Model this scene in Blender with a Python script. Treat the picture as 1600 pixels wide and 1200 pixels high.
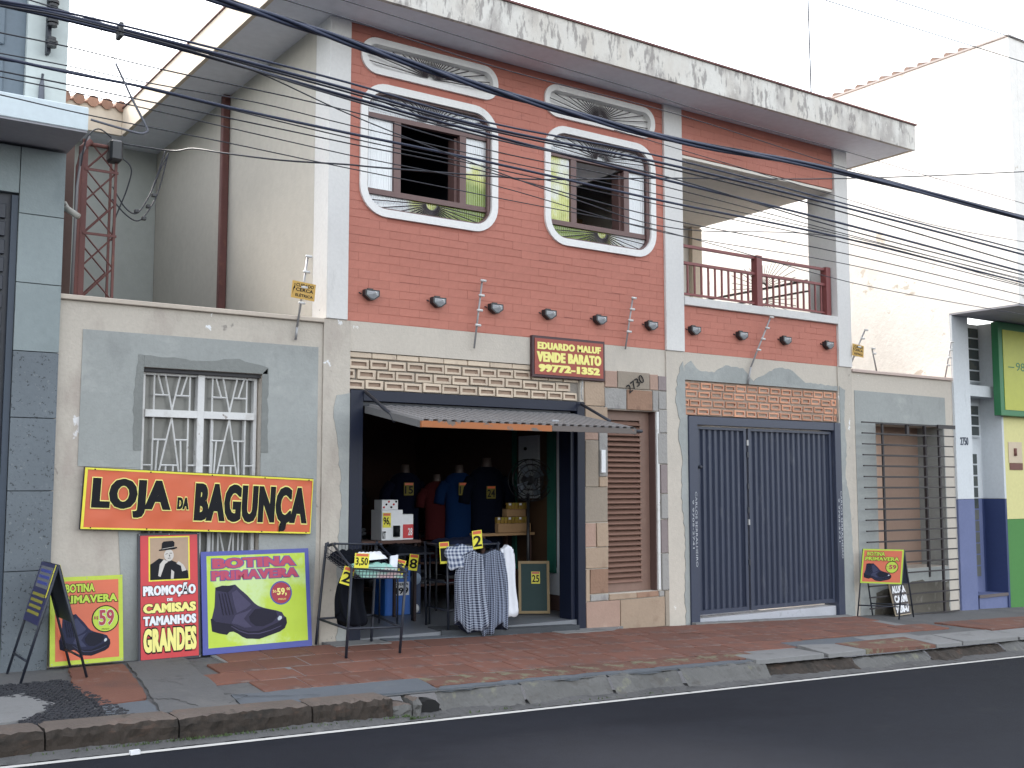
import bpy, bmesh, math, random
from mathutils import Vector, Matrix
random.seed(7)
R = math.radians
scn = bpy.context.scene
for o in list(bpy.data.objects): bpy.data.objects.remove(o)
COL = scn.collection

# ---------------------------------------------------------------- camera
cam = bpy.data.cameras.new('camera'); cam.sensor_width = 36.0; cam.lens = 38.61
cam.clip_start = 0.1; cam.clip_end = 3000
camo = bpy.data.objects.new('camera', cam); COL.objects.link(camo)
camo.location = (0, -9.742, 1.6)
AZ = 55.152                     # heading, degrees to the left of +X
camo.rotation_euler = (R(90 + 5.2607), 0, R(AZ - 90))
scn.camera = camo

# ---------------------------------------------------------------- daylight
SUN_AZ, SUN_EL = -16.0, 42.0     # azimuth clockwise from +Y, elevation
world = bpy.data.worlds.new('World'); scn.world = world; world.use_nodes = True
wn = world.node_tree.nodes; wl = world.node_tree.links; wn.clear()
sky = wn.new('ShaderNodeTexSky'); sky.sky_type = 'NISHITA'; sky.sun_disc = False
sky.sun_elevation = R(SUN_EL); sky.sun_rotation = R(SUN_AZ)
sky.air_density = 1.6; sky.dust_density = 4.0; sky.ozone_density = 1.0; sky.altitude = 500
hs = wn.new('ShaderNodeHueSaturation'); hs.inputs['Saturation'].default_value = 0.28
bgn = wn.new('ShaderNodeBackground'); bgn.inputs['Strength'].default_value = 0.15
wo = wn.new('ShaderNodeOutputWorld')
wl.new(sky.outputs[0], hs.inputs['Color']); wl.new(hs.outputs[0], bgn.inputs['Color']); wl.new(bgn.outputs[0], wo.inputs[0])
sl = bpy.data.lights.new('sun', 'SUN'); sl.energy = 1.2; sl.angle = R(12); sl.color = (1.0, 0.93, 0.84)
slo = bpy.data.objects.new('sun', sl); COL.objects.link(slo)
sd = Vector((math.sin(R(SUN_AZ)) * math.cos(R(SUN_EL)), math.cos(R(SUN_AZ)) * math.cos(R(SUN_EL)), math.sin(R(SUN_EL))))
slo.rotation_euler = sd.to_track_quat('Z', 'Y').to_euler(); slo.location = (0, 5, 20)
scn.view_settings.view_transform = 'Standard'; scn.view_settings.look = 'None'
scn.view_settings.exposure = 2.15; scn.view_settings.gamma = 1.0; scn.view_settings.use_curve_mapping = False

# ---------------------------------------------------------------- materials
_m = {}
def M(name, col, rough=0.8, var=0.12, scale=6.0, stains=(), bump=0.0, bs=60.0, metal=0.0, rnd=0.0, spec=0.5, fine=0.06, trans=0.0):
    """procedural paint/stone: base colour with large and fine variation, stains = (colour, threshold, scale vec, softness, gain)"""
    if name in _m: return _m[name]
    m = bpy.data.materials.new(name); m.use_nodes = True; _m[name] = m
    N = m.node_tree.nodes; L = m.node_tree.links
    b = N['Principled BSDF']; b.inputs['Roughness'].default_value = rough; b.inputs['Metallic'].default_value = metal
    b.inputs['Specular IOR Level'].default_value = spec
    if trans: b.inputs['Transmission Weight'].default_value = trans
    tc = N.new('ShaderNodeTexCoord')
    n1 = N.new('ShaderNodeTexNoise'); n1.inputs['Scale'].default_value = scale * 0.25; n1.inputs['Detail'].default_value = 6; n1.inputs['Roughness'].default_value = 0.6
    L.new(tc.outputs['Object'], n1.inputs['Vector'])
    n2 = N.new('ShaderNodeTexNoise'); n2.inputs['Scale'].default_value = scale * 6; n2.inputs['Detail'].default_value = 4
    L.new(tc.outputs['Object'], n2.inputs['Vector'])
    a = N.new('ShaderNodeMath'); a.operation = 'MULTIPLY_ADD'; a.inputs[1].default_value = 2 * var * 1.6; a.inputs[2].default_value = 1 - var * 1.6
    L.new(n1.outputs['Fac'], a.inputs[0])
    c = N.new('ShaderNodeMath'); c.operation = 'MULTIPLY_ADD'; c.inputs[1].default_value = 2 * fine * 1.6; c.inputs[2].default_value = 1 - fine * 1.6
    L.new(n2.outputs['Fac'], c.inputs[0])
    d = N.new('ShaderNodeMath'); d.operation = 'MULTIPLY'; L.new(a.outputs[0], d.inputs[0]); L.new(c.outputs[0], d.inputs[1])
    last = d
    if rnd:
        oi = N.new('ShaderNodeObjectInfo'); e = N.new('ShaderNodeMath'); e.operation = 'MULTIPLY_ADD'
        e.inputs[1].default_value = 2 * rnd; e.inputs[2].default_value = 1 - rnd; L.new(oi.outputs['Random'], e.inputs[0])
        f = N.new('ShaderNodeMath'); f.operation = 'MULTIPLY'; L.new(d.outputs[0], f.inputs[0]); L.new(e.outputs[0], f.inputs[1]); last = f
    mul = N.new('ShaderNodeVectorMath'); mul.operation = 'SCALE'; mul.inputs[0].default_value = col
    L.new(last.outputs[0], mul.inputs['Scale'])
    cur = mul.outputs[0]
    for si, st in enumerate(stains):
        sc, th, sv, soft, gain = st
        mp = N.new('ShaderNodeMapping'); mp.inputs['Scale'].default_value = sv; mp.inputs['Location'].default_value = (si * 3.7, si * 1.3, si * 5.1)
        L.new(tc.outputs['Object'], mp.inputs['Vector'])
        ns = N.new('ShaderNodeTexNoise'); ns.inputs['Scale'].default_value = 1.0; ns.inputs['Detail'].default_value = 8; ns.inputs['Roughness'].default_value = 0.62
        L.new(mp.outputs[0], ns.inputs['Vector'])
        mr = N.new('ShaderNodeMapRange'); mr.inputs['From Min'].default_value = th; mr.inputs['From Max'].default_value = th + soft; mr.inputs['To Max'].default_value = gain
        L.new(ns.outputs['Fac'], mr.inputs['Value'])
        mx = N.new('ShaderNodeMix'); mx.data_type = 'RGBA'; L.new(mr.outputs[0], mx.inputs[0]); L.new(cur, mx.inputs[6]); mx.inputs[7].default_value = (*sc, 1)
        cur = mx.outputs[2]
    L.new(cur, b.inputs['Base Color'])
    if bump:
        n3 = N.new('ShaderNodeTexNoise'); n3.inputs['Scale'].default_value = bs; n3.inputs['Detail'].default_value = 5
        L.new(tc.outputs['Object'], n3.inputs['Vector'])
        bp = N.new('ShaderNodeBump'); bp.inputs['Strength'].default_value = 1.0; bp.inputs['Distance'].default_value = bump
        L.new(n3.outputs['Fac'], bp.inputs['Height']); L.new(bp.outputs[0], b.inputs['Normal'])
    return m

BEIGE = (0.50, 0.455, 0.40)
beige = M('beige_plaster', BEIGE, 0.9, .08, 4, [((.66, .65, .63), .68, (5, 5, 5), .012, .9), ((.22, .21, .19), .70, (9, 9, 9), .03, .7), ((.36, .33, .30), .55, (1.6, 1.6, .8), .2, .45)], .003, 50)
flaky = M('flaking_beige_plaster', (.46, .42, .37), 0.9, .10, 4, [((.72, .73, .75), .645, (3.6, 3.6, 2.6), .012, 1), ((.24, .22, .20), .655, (7, 7, 5), .03, .8), ((.33, .28, .25), .52, (2.5, 2.5, 1.2), .15, .6)], .004, 40)
whitep = M('white_pillar_paint', (.63, .62, .61), 0.75, .06, 5, [((.42, .42, .42), .62, (6, 6, 1.2), .1, .5), ((.2, .2, .19), .72, (11, 11, 11), .02, .7)], .001, 60)
sidewall = M('side_wall_plaster', (.50, .465, .41), 0.9, .07, 2, [((.40, .38, .34), .55, (1, 1, .5), .25, .5)], .002, 40)
rearwall = M('rear_wall_plaster', (.43, .45, .43), 0.9, .07, 2, [((.34, .35, .33), .55, (1, 1, .5), .25, .5)], .002, 40)
ceil_m = M('balcony_ceiling_cream', (.72, .68, .62), .9, .06, 2)
soffit_m = M('soffit_paint', (.74, .76, .83), 0.9, .06, 2, [((.60, .60, .66), .58, (1.2, 1.2, 1.2), .2, .4)])
fascia_m = M('fascia_with_mould', (.66, .64, .60), 0.85, .08, 4, [((.54, .49, .43), .42, (1.5, 2, .6), .2, .7), ((.34, .31, .29), .50, (2.2, 3, 1.2), .14, .75), ((.24, .22, .21), .535, (13, 8, 4.0), .07, .75), ((.70, .68, .64), .62, (9, 6, 6), .03, .6)], .004, 60)
fasciaL = M('side_fascia_paint', (.62, .53, .43), 0.85, .06, 3, [((.5, .42, .34), .55, (3, 3, 1), .2, .5)])
redp = M('red_painted_brick', (.45, .165, .122), 0.7, .11, 3, [((.29, .105, .09), .60, (2.5, 3, 11), .1, .7), ((.50, .20, .165), .56, (1.0, 1.2, 1.2), .2, .5), ((.25, .10, .09), .70, (9, 9, 9), .02, .6)], .0015, 90, rnd=.035)
redmortar = M('red_painted_joint', (.39, .135, .10), 0.8, .12, 6, [((.24, .08, .065), .56, (1.5, 1.5, 5), .05, .9)])
cement = M('grey_cement_render', (.30, .315, .31), 0.92, .14, 3, [((.40, .41, .40), .55, (1.8, 1.8, 2.2), .15, .7), ((.20, .21, .21), .58, (2.2, 2.2, 1.5), .12, .6), ((.08, .08, .08), .735, (16, 16, 16), .01, .9)], .003, 50)
cementd = M('damp_cement_render', (.19, .20, .195), 0.9, .18, 4, [((.27, .28, .27), .55, (3, 3, 3), .15, .7)], .004, 40)
mortar_g = M('grey_mortar', (.26, .235, .21), 0.95, .15, 8, [], .004, 70)
mortar_o = M('rough_mortar', (.30, .235, .19), 0.95, .18, 8, [((.36, .31, .27), .56, (9, 9, 9), .06, .7)], .005, 70)
blockc = M('cream_hollow_block', (.56, .46, .36), 0.9, .1, 8, [((.38, .30, .24), .55, (8, 8, 8), .1, .5)], .002, 80, rnd=.1)
blockc2 = M('cream_block_cavity', (.36, .26, .20), 0.9, .1, 8)
blocko = M('orange_hollow_brick', (.56, .28, .18), 0.9, .12, 8, [((.42, .28, .22), .52, (9, 9, 9), .08, .7)], .002, 80, rnd=.22)
blocko2 = M('orange_brick_cavity', (.55, .20, .10), 0.9, .1, 8, rnd=.2)
steelj = M('dark_navy_jamb_paint', (.009, .013, .030), 0.4, .15, 4, spec=.3)
steel = M('navy_gate_paint', (.033, .042, .074), 0.42, .10, 4, [((.10, .11, .14), .60, (5, 5, 2), .1, .5)], .0008, 60)
steeld = M('dark_steel_paint', (.018, .022, .035), 0.45, .12, 6, [((.10, .10, .10), .70, (20, 20, 20), .02, .6)])
brown = M('brown_metal_paint', (.19, .115, .09), 0.5, .08, 4, [((.26, .17, .13), .58, (4, 4, 4), .15, .5)], .0006, 60)
browns = M('brown_slat_paint', (.23, .135, .105), 0.5, .08, 4, rnd=.08)
winbrown = M('window_brown_paint', (.135, .075, .07), 0.5, .1, 6)
grillem = M('grille_dark_paint', (.055, .045, .05), 0.5, .1, 8)
railm = M('balcony_red_paint', (.20, .055, .055), 0.5, .1, 6)
whiteframe = M('white_window_paint', (.60, .60, .60), 0.6, .08, 10, [((.15, .11, .09), .66, (14, 14, 10), .02, .9), ((.42, .40, .38), .55, (8, 8, 8), .1, .5)])
greyglass = M('frosted_grey_glass', (.17, .17, .16), 0.25, .15, 5, [((.28, .27, .25), .58, (4, 4, 4), .15, .6)])
darkglass = M('dark_louvre_glass', (.055, .065, .065), 0.15, .25, 5, [((.16, .15, .10), .56, (3, 3, 3), .12, .5)])
stones = [M('sandstone_tan', (.36, .27, .20), .9, .16, 5, [((.26, .18, .13), .55, (6, 6, 6), .15, .6)], .004, 40, rnd=.06),
          M('sandstone_pink', (.37, .25, .20), .9, .16, 5, [((.42, .31, .25), .55, (6, 6, 6), .15, .6)], .004, 40, rnd=.06),
          M('sandstone_rust', (.27, .165, .115), .9, .2, 6, [((.17, .10, .07), .56, (9, 9, 9), .12, .6)], .005, 40, rnd=.06),
          M('sandstone_grey', (.30, .29, .28), .9, .18, 6, [((.20, .18, .19), .55, (8, 8, 8), .12, .6)], .005, 40, rnd=.06),
          M('sandstone_olive', (.29, .245, .20), .9, .14, 5, [], .004, 40, rnd=.06),
          M('sandstone_mauve', (.24, .20, .20), .9, .16, 5, [], .004, 40, rnd=.06)]
asphalt = M('asphalt', (.0115, .0132, .0198), .85, .10, 1.2, [((.0075, .0088, .0145), .54, (.35, .8, 1), .10, .8), ((.018, .019, .024), .60, (1.4, 3, 1), .10, .7), ((.10, .10, .11), .765, (22, 22, 22), .01, .6)], .005, 180, spec=.2, fine=.16)
linep = M('road_line_paint', (.56, .55, .53), .7, .12, 8, [((.20, .20, .20), .62, (14, 14, 14), .05, .6)])
sidebase = M('sidewalk_concrete', (.105, .105, .108), .95, .20, 3, [((.15, .145, .14), .55, (2, 2, 2), .15, .6), ((.045, .045, .05), .60, (4, 4, 4), .08, .6)], .006, 50)
patchc = M('bluish_cement_patch', (.095, .107, .125), .92, .14, 4, [((.14, .14, .14), .58, (4, 4, 4), .12, .5)], .003, 60)
patchl = M('pale_cement_patch', (.19, .19, .192), .92, .16, 4, [((.11, .11, .11), .55, (4, 4, 4), .12, .6)], .004, 60)
paver = M('red_cement_paver', (.160, .066, .046), .85, .22, 5, [((.080, .050, .046), .53, (1.6, 1.6, 1.6), .14, .8), ((.19, .15, .135), .575, (5, 5, 5), .08, .6), ((.03, .027, .027), .68, (12, 12, 12), .03, .7)], .003, 70, rnd=.14)
pavermoss = M('mossy_red_paver', (.125, .058, .042), .9, .2, 5, [((.17, .17, .11), .53, (6, 6, 6), .06, .8), ((.06, .04, .035), .6, (7, 7, 7), .06, .6)], .005, 60, rnd=.12)
kerbtop = M('kerb_stone_top', (.11, .088, .076), .95, .22, 6, [((.15, .10, .08), .55, (4, 4, 4), .1, .6), ((.04, .035, .03), .62, (7, 7, 7), .06, .7)], .008, 40)
kerbm = M('old_kerb_stone', (.034, .026, .021), .95, .25, 6, [((.014, .012, .010), .5, (5, 5, 9), .12, .8), ((.085, .052, .038), .58, (5, 5, 12), .08, .5)], .010, 30)
kerbg = M('rough_grey_kerb', (.105, .104, .102), .95, .22, 6, [((.08, .075, .07), .56, (5, 5, 9), .08, .7), ((.19, .19, .13), .60, (5, 5, 5), .08, .6)], .010, 30)
gutterm = M('gutter_concrete', (.085, .084, .086), .95, .25, 5, [((.04, .04, .04), .55, (3, 6, 4), .1, .7), ((.15, .145, .14), .62, (6, 8, 5), .08, .5)], .008, 50)
mosaic = M('black_mosaic_stone', (.022, .023, .029), .85, .3, 8, [((.09, .087, .085), .66, (14, 14, 14), .03, .7)], .004, 60, rnd=.3)
granite = M('speckled_granite', (.115, .135, .155), .7, .18, 5, [((.03, .035, .04), .60, (42, 42, 42), .03, .9), ((.20, .22, .23), .63, (30, 30, 30), .03, .6)], .002, 60, rnd=.04)
slabc = M('pale_cladding_slab', (.235, .275, .285), .8, .14, 3, [((.13, .155, .165), .54, (2, 2, 1.4), .2, .6), ((.30, .33, .34), .6, (3, 3, 3), .15, .5)], .002, 50, rnd=.04)
palewall = M('pale_green_paint', (.52, .57, .56), .8, .08, 3, [((.44, .48, .42), .55, (2, 2, 2), .2, .5)])
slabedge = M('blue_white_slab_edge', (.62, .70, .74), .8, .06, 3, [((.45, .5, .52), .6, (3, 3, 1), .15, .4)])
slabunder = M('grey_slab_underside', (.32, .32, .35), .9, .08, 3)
shutterm = M('blue_grey_shutter', (.13, .165, .20), .6, .1, 5)
nwhite = M('neighbour_white_paint', (.84, .81, .77), .85, .05, 2, [((.50, .42, .33), .635, (2.2, 2.2, 2.6), .03, .7), ((.66, .60, .55), .52, (.8, .8, .8), .2, .5), ((.38, .35, .31), .70, (5, 5, 3), .02, .8)], .004, 25)
npil = M('neighbour_pilaster_paint', (.58, .61, .64), .8, .05, 4, [((.40, .42, .44), .62, (8, 8, 2), .08, .4)])
nblue = M('neighbour_blue_paint', (.115, .14, .27), .7, .12, 4, [((.17, .19, .31), .55, (2, 2, 2), .2, .5)])
nblued = M('neighbour_dark_blue_paint', (.028, .045, .13), .6, .08, 4)
nyel = M('neighbour_yellow_paint', (.62, .58, .27), .8, .05, 3)
ngreen = M('neighbour_green_paint', (.055, .20, .045), .7, .06, 3)
signgreen = M('sign_green', (.03, .17, .07), .5, .04, 3)
signyel = M('sign_yellow', (.40, .42, .045), .45, .04, 2)
tile_m = M('clay_tile', (.36, .20, .14), .9, .2, 6, [((.16, .12, .1), .55, (8, 8, 8), .1, .6)], .004, 60, rnd=.15)
rustbrown = M('rusty_brown_steel', (.13, .05, .045), .7, .25, 6, [((.20, .085, .06), .55, (9, 9, 9), .1, .6)])
cable_b = M('blue_black_cable', (.020, .028, .062), .55, .08, 4)
cable_k = M('black_cable', (.022, .024, .035), .6, .08, 4)
black = M('black_print', (.005, .0055, .009), .55, .05, 4, spec=.2)
blackcloth = M('black_cloth', (.006, .007, .011), .95, .2, 8, [], .002, 60, spec=.1)
surround_m = M('window_surround_white', (.76, .75, .74), .7, .05, 5, [((.55, .54, .52), .62, (7, 7, 7), .08, .5)], .001, 60)
P_yel = M('yellow_print', (.72, .66, .05), .5, .04, 3)
P_ylt = M('pale_yellow_print', (.78, .72, .22), .5, .04, 3)
P_lime = M('lime_print', (.42, .56, .035), .45, .05, 1.5)
P_or = M('orange_red_vinyl', (.57, .112, .045), .42, .05, 1.5)
P_red = M('red_vinyl', (.50, .022, .030), .4, .06, 1.5)
P_dred = M('dark_red_print', (.33, .02, .04), .45, .05, 3)
P_mag = M('magenta_red_print', (.40, .035, .09), .45, .05, 3)
P_blu = M('blue_print', (.055, .07, .30), .45, .05, 3)
P_wht = M('white_print', (.72, .73, .76), .5, .04, 3)
P_tan = M('tan_print', (.36, .25, .17), .5, .12, 5)
boots = [M('boot_dark', (.005, .006, .018), .5, .15, 6, spec=.2), M('boot_mid', (.014, .017, .050), .5, .3, 8, spec=.2), M('boot_light', (.040, .045, .095), .5, .2, 8, spec=.2), M('boot_shine', (.45, .5, .55), .4, .1, 8)]
boots3 = [M('boot_sole_purple', (.012, .011, .026), .5, .2, 8, spec=.2), M('boot_purple', (.032, .029, .062), .5, .25, 8, spec=.2), M('boot_purple_light', (.060, .054, .105), .5, .2, 8, spec=.2), boots[3]]
signred = M('sign_maroon', (.30, .055, .035), .5, .05, 3)
woodf = M('raw_wood', (.34, .25, .14), .8, .15, 10)
chalk = M('green_board', (.02, .05, .05), .7, .1, 5)
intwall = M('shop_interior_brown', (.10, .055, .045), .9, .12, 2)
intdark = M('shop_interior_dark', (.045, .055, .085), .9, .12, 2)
intfloor = M('shop_floor', (.16, .17, .19), .45, .1, 3)
intwhite = M('shop_interior_white', (.6, .62, .66), .8, .1, 3)
greenp = M('green_trim_paint', (.02, .12, .09), .5, .05, 3)
cardb = M('cardboard', (.33, .20, .10), .85, .12, 6, rnd=.15)
chrome = M('spotlight_glass', (.28, .29, .31), .3, .05, 10)
lamp_k = M('spotlight_body', (.02, .021, .025), .4, .05, 4)
insul = M('insulator_white', (.6, .6, .6), .4, .03, 4)
galv = M('galvanised_rod', (.32, .32, .33), .45, .1, 20, metal=.3)
goldp = M('warning_plate_yellow', (.50, .30, .06), .5, .1, 10)
mat_r = M('rubber_mat', (.045, .05, .058), .9, .15, 8)
peach = [M('peach_board', (.50, .34, .26), .8, .07, 3), M('brown_board', (.33, .225, .175), .8, .1, 3)]
greenleaf = M('weed_green', (.05, .08, .025), .8, .3, 10)

def checked(name, ca, cb, n=16):
    m = bpy.data.materials.new(name); m.use_nodes = True; N = m.node_tree.nodes; L = m.node_tree.links
    b = N['Principled BSDF']; b.inputs['Roughness'].default_value = .9
    uv = N.new('ShaderNodeUVMap'); sp = N.new('ShaderNodeSeparateXYZ'); L.new(uv.outputs[0], sp.inputs[0])
    def band(out, k):
        a = N.new('ShaderNodeMath'); a.operation = 'MULTIPLY'; a.inputs[1].default_value = k; L.new(out, a.inputs[0])
        f = N.new('ShaderNodeMath'); f.operation = 'FRACT'; L.new(a.outputs[0], f.inputs[0])
        g = N.new('ShaderNodeMath'); g.operation = 'GREATER_THAN'; g.inputs[1].default_value = .52; L.new(f.outputs[0], g.inputs[0]); return g.outputs[0]
    s = N.new('ShaderNodeMath'); s.operation = 'ADD'; L.new(band(sp.outputs[0], n), s.inputs[0]); L.new(band(sp.outputs[1], n * 1.35), s.inputs[1])
    h = N.new('ShaderNodeMath'); h.operation = 'MULTIPLY'; h.inputs[1].default_value = .5; L.new(s.outputs[0], h.inputs[0])
    mx = N.new('ShaderNodeMix'); mx.data_type = 'RGBA'; L.new(h.outputs[0], mx.inputs[0]); mx.inputs[6].default_value = (*ca, 1); mx.inputs[7].default_value = (*cb, 1)
    L.new(mx.outputs[2], b.inputs['Base Color']); return m
check1 = checked('blue_checked_cloth', (.006, .011, .035), (.34, .38, .47), 33)
check2 = checked('grey_checked_cloth', (.006, .009, .025), (.26, .30, .40), 40)
stripe = checked('striped_cloth', (.05, .07, .14), (.5, .54, .62), 22)
shirtwhite = M('white_shirt_cloth', (.66, .68, .74), .9, .06, 4)
towel = M('mint_pink_cloth', (.30, .55, .48), .9, .15, 6, [((.60, .33, .36), .52, (3, 3, 8), .12, .8), ((.55, .6, .62), .6, (9, 9, 9), .1, .6)])

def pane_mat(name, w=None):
    """ribbed obscure glass; w = (x weight, z weight, offset) of a yellow-green reflection painted into the colour, fading across the pane"""
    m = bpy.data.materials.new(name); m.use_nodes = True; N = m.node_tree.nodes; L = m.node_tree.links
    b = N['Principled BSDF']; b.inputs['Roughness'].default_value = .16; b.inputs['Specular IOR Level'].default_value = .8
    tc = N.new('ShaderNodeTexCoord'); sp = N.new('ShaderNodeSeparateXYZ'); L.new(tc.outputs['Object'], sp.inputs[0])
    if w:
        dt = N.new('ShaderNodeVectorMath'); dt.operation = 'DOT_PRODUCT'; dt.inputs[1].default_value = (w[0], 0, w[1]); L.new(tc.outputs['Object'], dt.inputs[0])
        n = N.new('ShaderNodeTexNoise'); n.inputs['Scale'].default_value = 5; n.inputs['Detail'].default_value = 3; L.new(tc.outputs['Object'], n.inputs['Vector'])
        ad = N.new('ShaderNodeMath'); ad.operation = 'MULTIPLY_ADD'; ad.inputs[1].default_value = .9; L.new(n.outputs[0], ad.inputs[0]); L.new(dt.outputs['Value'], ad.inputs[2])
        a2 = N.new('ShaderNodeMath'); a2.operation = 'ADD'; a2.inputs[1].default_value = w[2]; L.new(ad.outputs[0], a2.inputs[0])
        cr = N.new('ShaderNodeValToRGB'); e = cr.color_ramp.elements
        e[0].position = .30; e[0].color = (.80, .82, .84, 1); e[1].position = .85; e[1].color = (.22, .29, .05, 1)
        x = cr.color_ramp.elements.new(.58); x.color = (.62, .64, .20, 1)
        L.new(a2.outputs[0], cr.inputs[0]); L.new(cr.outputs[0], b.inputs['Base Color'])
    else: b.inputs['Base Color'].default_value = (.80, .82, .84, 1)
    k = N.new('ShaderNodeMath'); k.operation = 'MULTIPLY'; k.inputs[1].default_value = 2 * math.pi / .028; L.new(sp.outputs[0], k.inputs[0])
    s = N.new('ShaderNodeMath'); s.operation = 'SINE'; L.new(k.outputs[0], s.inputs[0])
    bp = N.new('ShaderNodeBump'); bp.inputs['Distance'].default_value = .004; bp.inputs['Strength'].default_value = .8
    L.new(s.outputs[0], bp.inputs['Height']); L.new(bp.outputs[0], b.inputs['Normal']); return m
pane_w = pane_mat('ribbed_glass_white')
pane_low = pane_mat('ribbed_glass_painted_reflection_below', (0, -1.6, 8.05))  # yellow-green street reflection painted into the pane colour, here and below
pane_g = pane_mat('ribbed_glass_painted_reflection', (0, -.3, 1.55))
pane_fr = pane_mat('ribbed_glass_painted_reflection_right', (1.2, 0, -6.75))
pane_fl = pane_mat('ribbed_glass_painted_reflection_left', (-1.2, 0, 9.9))

# ---------------------------------------------------------------- helpers
_w = {}
def W(o): return _w.get(o, Vector((0, 0, 0)))
def link(name, me, mat, parent=None, loc=None, smooth=False):
    o = bpy.data.objects.new(name, me); COL.objects.link(o)
    if mat and not me.materials: me.materials.append(mat)
    p = Vector(loc) if loc is not None else Vector((0, 0, 0))
    _w[o] = p
    if parent: o.parent = parent; o.location = p - W(parent)
    else: o.location = p
    if smooth:
        for f in me.polygons: f.use_smooth = True
    return o
def mk(name, bm, mat, parent=None, loc=None, smooth=False, recalc=True):
    if recalc: bmesh.ops.recalc_face_normals(bm, faces=bm.faces)
    me = bpy.data.meshes.new(name); bm.to_mesh(me); bm.free()
    return link(name, me, mat, parent, loc, smooth)
def thing(name, label, cat, loc=(0, 0, 0), group=None):
    o = bpy.data.objects.new(name, None); COL.objects.link(o); o.location = loc; o.empty_display_size = .1
    _w[o] = Vector(loc); tag(o, label, cat, group); return o
def tag(o, label, cat, group=None):
    o['label'] = label; o['category'] = cat
    if group: o['group'] = group
    return o
def struct(o): o['kind'] = 'structure'; return o
def stuff(o): o['kind'] = 'stuff'; return o
def BM(): return bmesh.new()
def hexa(bm, p):
    v = [bm.verts.new(q) for q in p]
    for f in ((0, 3, 2, 1), (4, 5, 6, 7), (0, 1, 5, 4), (1, 2, 6, 5), (2, 3, 7, 6), (3, 0, 4, 7)): bm.faces.new([v[i] for i in f])
def box(bm, x0, x1, y0, y1, z0, z1):
    hexa(bm, [(x0, y0, z0), (x1, y0, z0), (x1, y1, z0), (x0, y1, z0), (x0, y0, z1), (x1, y0, z1), (x1, y1, z1), (x0, y1, z1)])
def bx(name, mat, parent, x0, x1, y0, y1, z0, z1, bevel=0):
    bm = BM(); box(bm, x0, x1, y0, y1, z0, z1)
    if bevel: bmesh.ops.bevel(bm, geom=bm.edges[:], offset=bevel, segments=1, affect='EDGES')
    return mk(name, bm, mat, parent)
def tube(bm, pts, r, n=6, r2=None, cap=True):
    pts = [Vector(p) for p in pts]; rings = []; up = Vector((0, 0, 1))
    for i, p in enumerate(pts):
        t = (pts[min(i + 1, len(pts) - 1)] - pts[max(i - 1, 0)]).normalized()
        a = t.cross(up)
        if a.length < .05: a = t.cross(Vector((0, 1, 0)))
        a.normalize(); b = t.cross(a)
        rr = r if r2 is None else r + (r2 - r) * i / max(1, len(pts) - 1)
        rings.append([bm.verts.new(p + (a * math.cos(2 * math.pi * k / n) + b * math.sin(2 * math.pi * k / n)) * rr) for k in range(n)])
    for A, B in zip(rings, rings[1:]):
        for k in range(n): bm.faces.new((A[k], A[(k + 1) % n], B[(k + 1) % n], B[k]))
    if cap: bm.faces.new(rings[0][::-1]); bm.faces.new(rings[-1])
def tb(name, mat, parent, pts, r, n=6, r2=None):
    bm = BM(); tube(bm, pts, r, n, r2); return mk(name, bm, mat, parent, smooth=n > 4)
def smoothpts(pts, k=6):
    P = [Vector(p) for p in pts]; out = []
    for i in range(len(P) - 1):
        p0 = P[max(i - 1, 0)]; p1 = P[i]; p2 = P[i + 1]; p3 = P[min(i + 2, len(P) - 1)]
        for j in range(k):
            t = j / k
            out.append(.5 * ((2 * p1) + (p2 - p0) * t + (2 * p0 - 5 * p1 + 4 * p2 - p3) * t * t + (3 * p1 - p0 - 3 * p2 + p3) * t ** 3))
    out.append(P[-1]); return out
def poly(bm, pts, y0, y1):
    """extrude a polygon given in (x,z) between y0 (front) and y1"""
    a = [bm.verts.new((x, y0, z)) for x, z in pts]; b = [bm.verts.new((x, y1, z)) for x, z in pts]; n = len(pts)
    f = bm.faces.new(a); g = bm.faces.new(b[::-1])
    for i in range(n): bm.faces.new((a[i], b[i], b[(i + 1) % n], a[(i + 1) % n]))
    f.normal_update(); g.normal_update()
    bmesh.ops.triangulate(bm, faces=[f, g], ngon_method='EAR_CLIP')
def pl(name, mat, parent, pts, y0, y1):
    bm = BM(); poly(bm, pts, y0, y1); return mk(name, bm, mat, parent)
def rrect(x0, x1, z0, z1, r, n=8):
    out = []
    for cx, cz, a0 in ((x1 - r, z1 - r, 0), (x0 + r, z1 - r, 90), (x0 + r, z0 + r, 180), (x1 - r, z0 + r, 270)):
        for k in range(n + 1):
            a = R(a0 + 90 * k / n); out.append((cx + r * math.cos(a), cz + r * math.sin(a)))
    return out
def ringm(name, mat, parent, x0, x1, z0, z1, r, w, y0, y1):
    """rounded rectangular ring of width w"""
    A = rrect(x0, x1, z0, z1, r); B = rrect(x0 + w, x1 - w, z0 + w, z1 - w, max(r - w, .02)); bm = BM(); n = len(A)
    v = [[bm.verts.new((x, y, z)) for x, z in P] for P, y in ((A, y0), (B, y0), (B, y1), (A, y1))]
    for i in range(n):
        j = (i + 1) % n
        for a in range(4):
            b = (a + 1) % 4; bm.faces.new((v[a][i], v[a][j], v[b][j], v[b][i]))
    return mk(name, bm, mat, parent)
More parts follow.
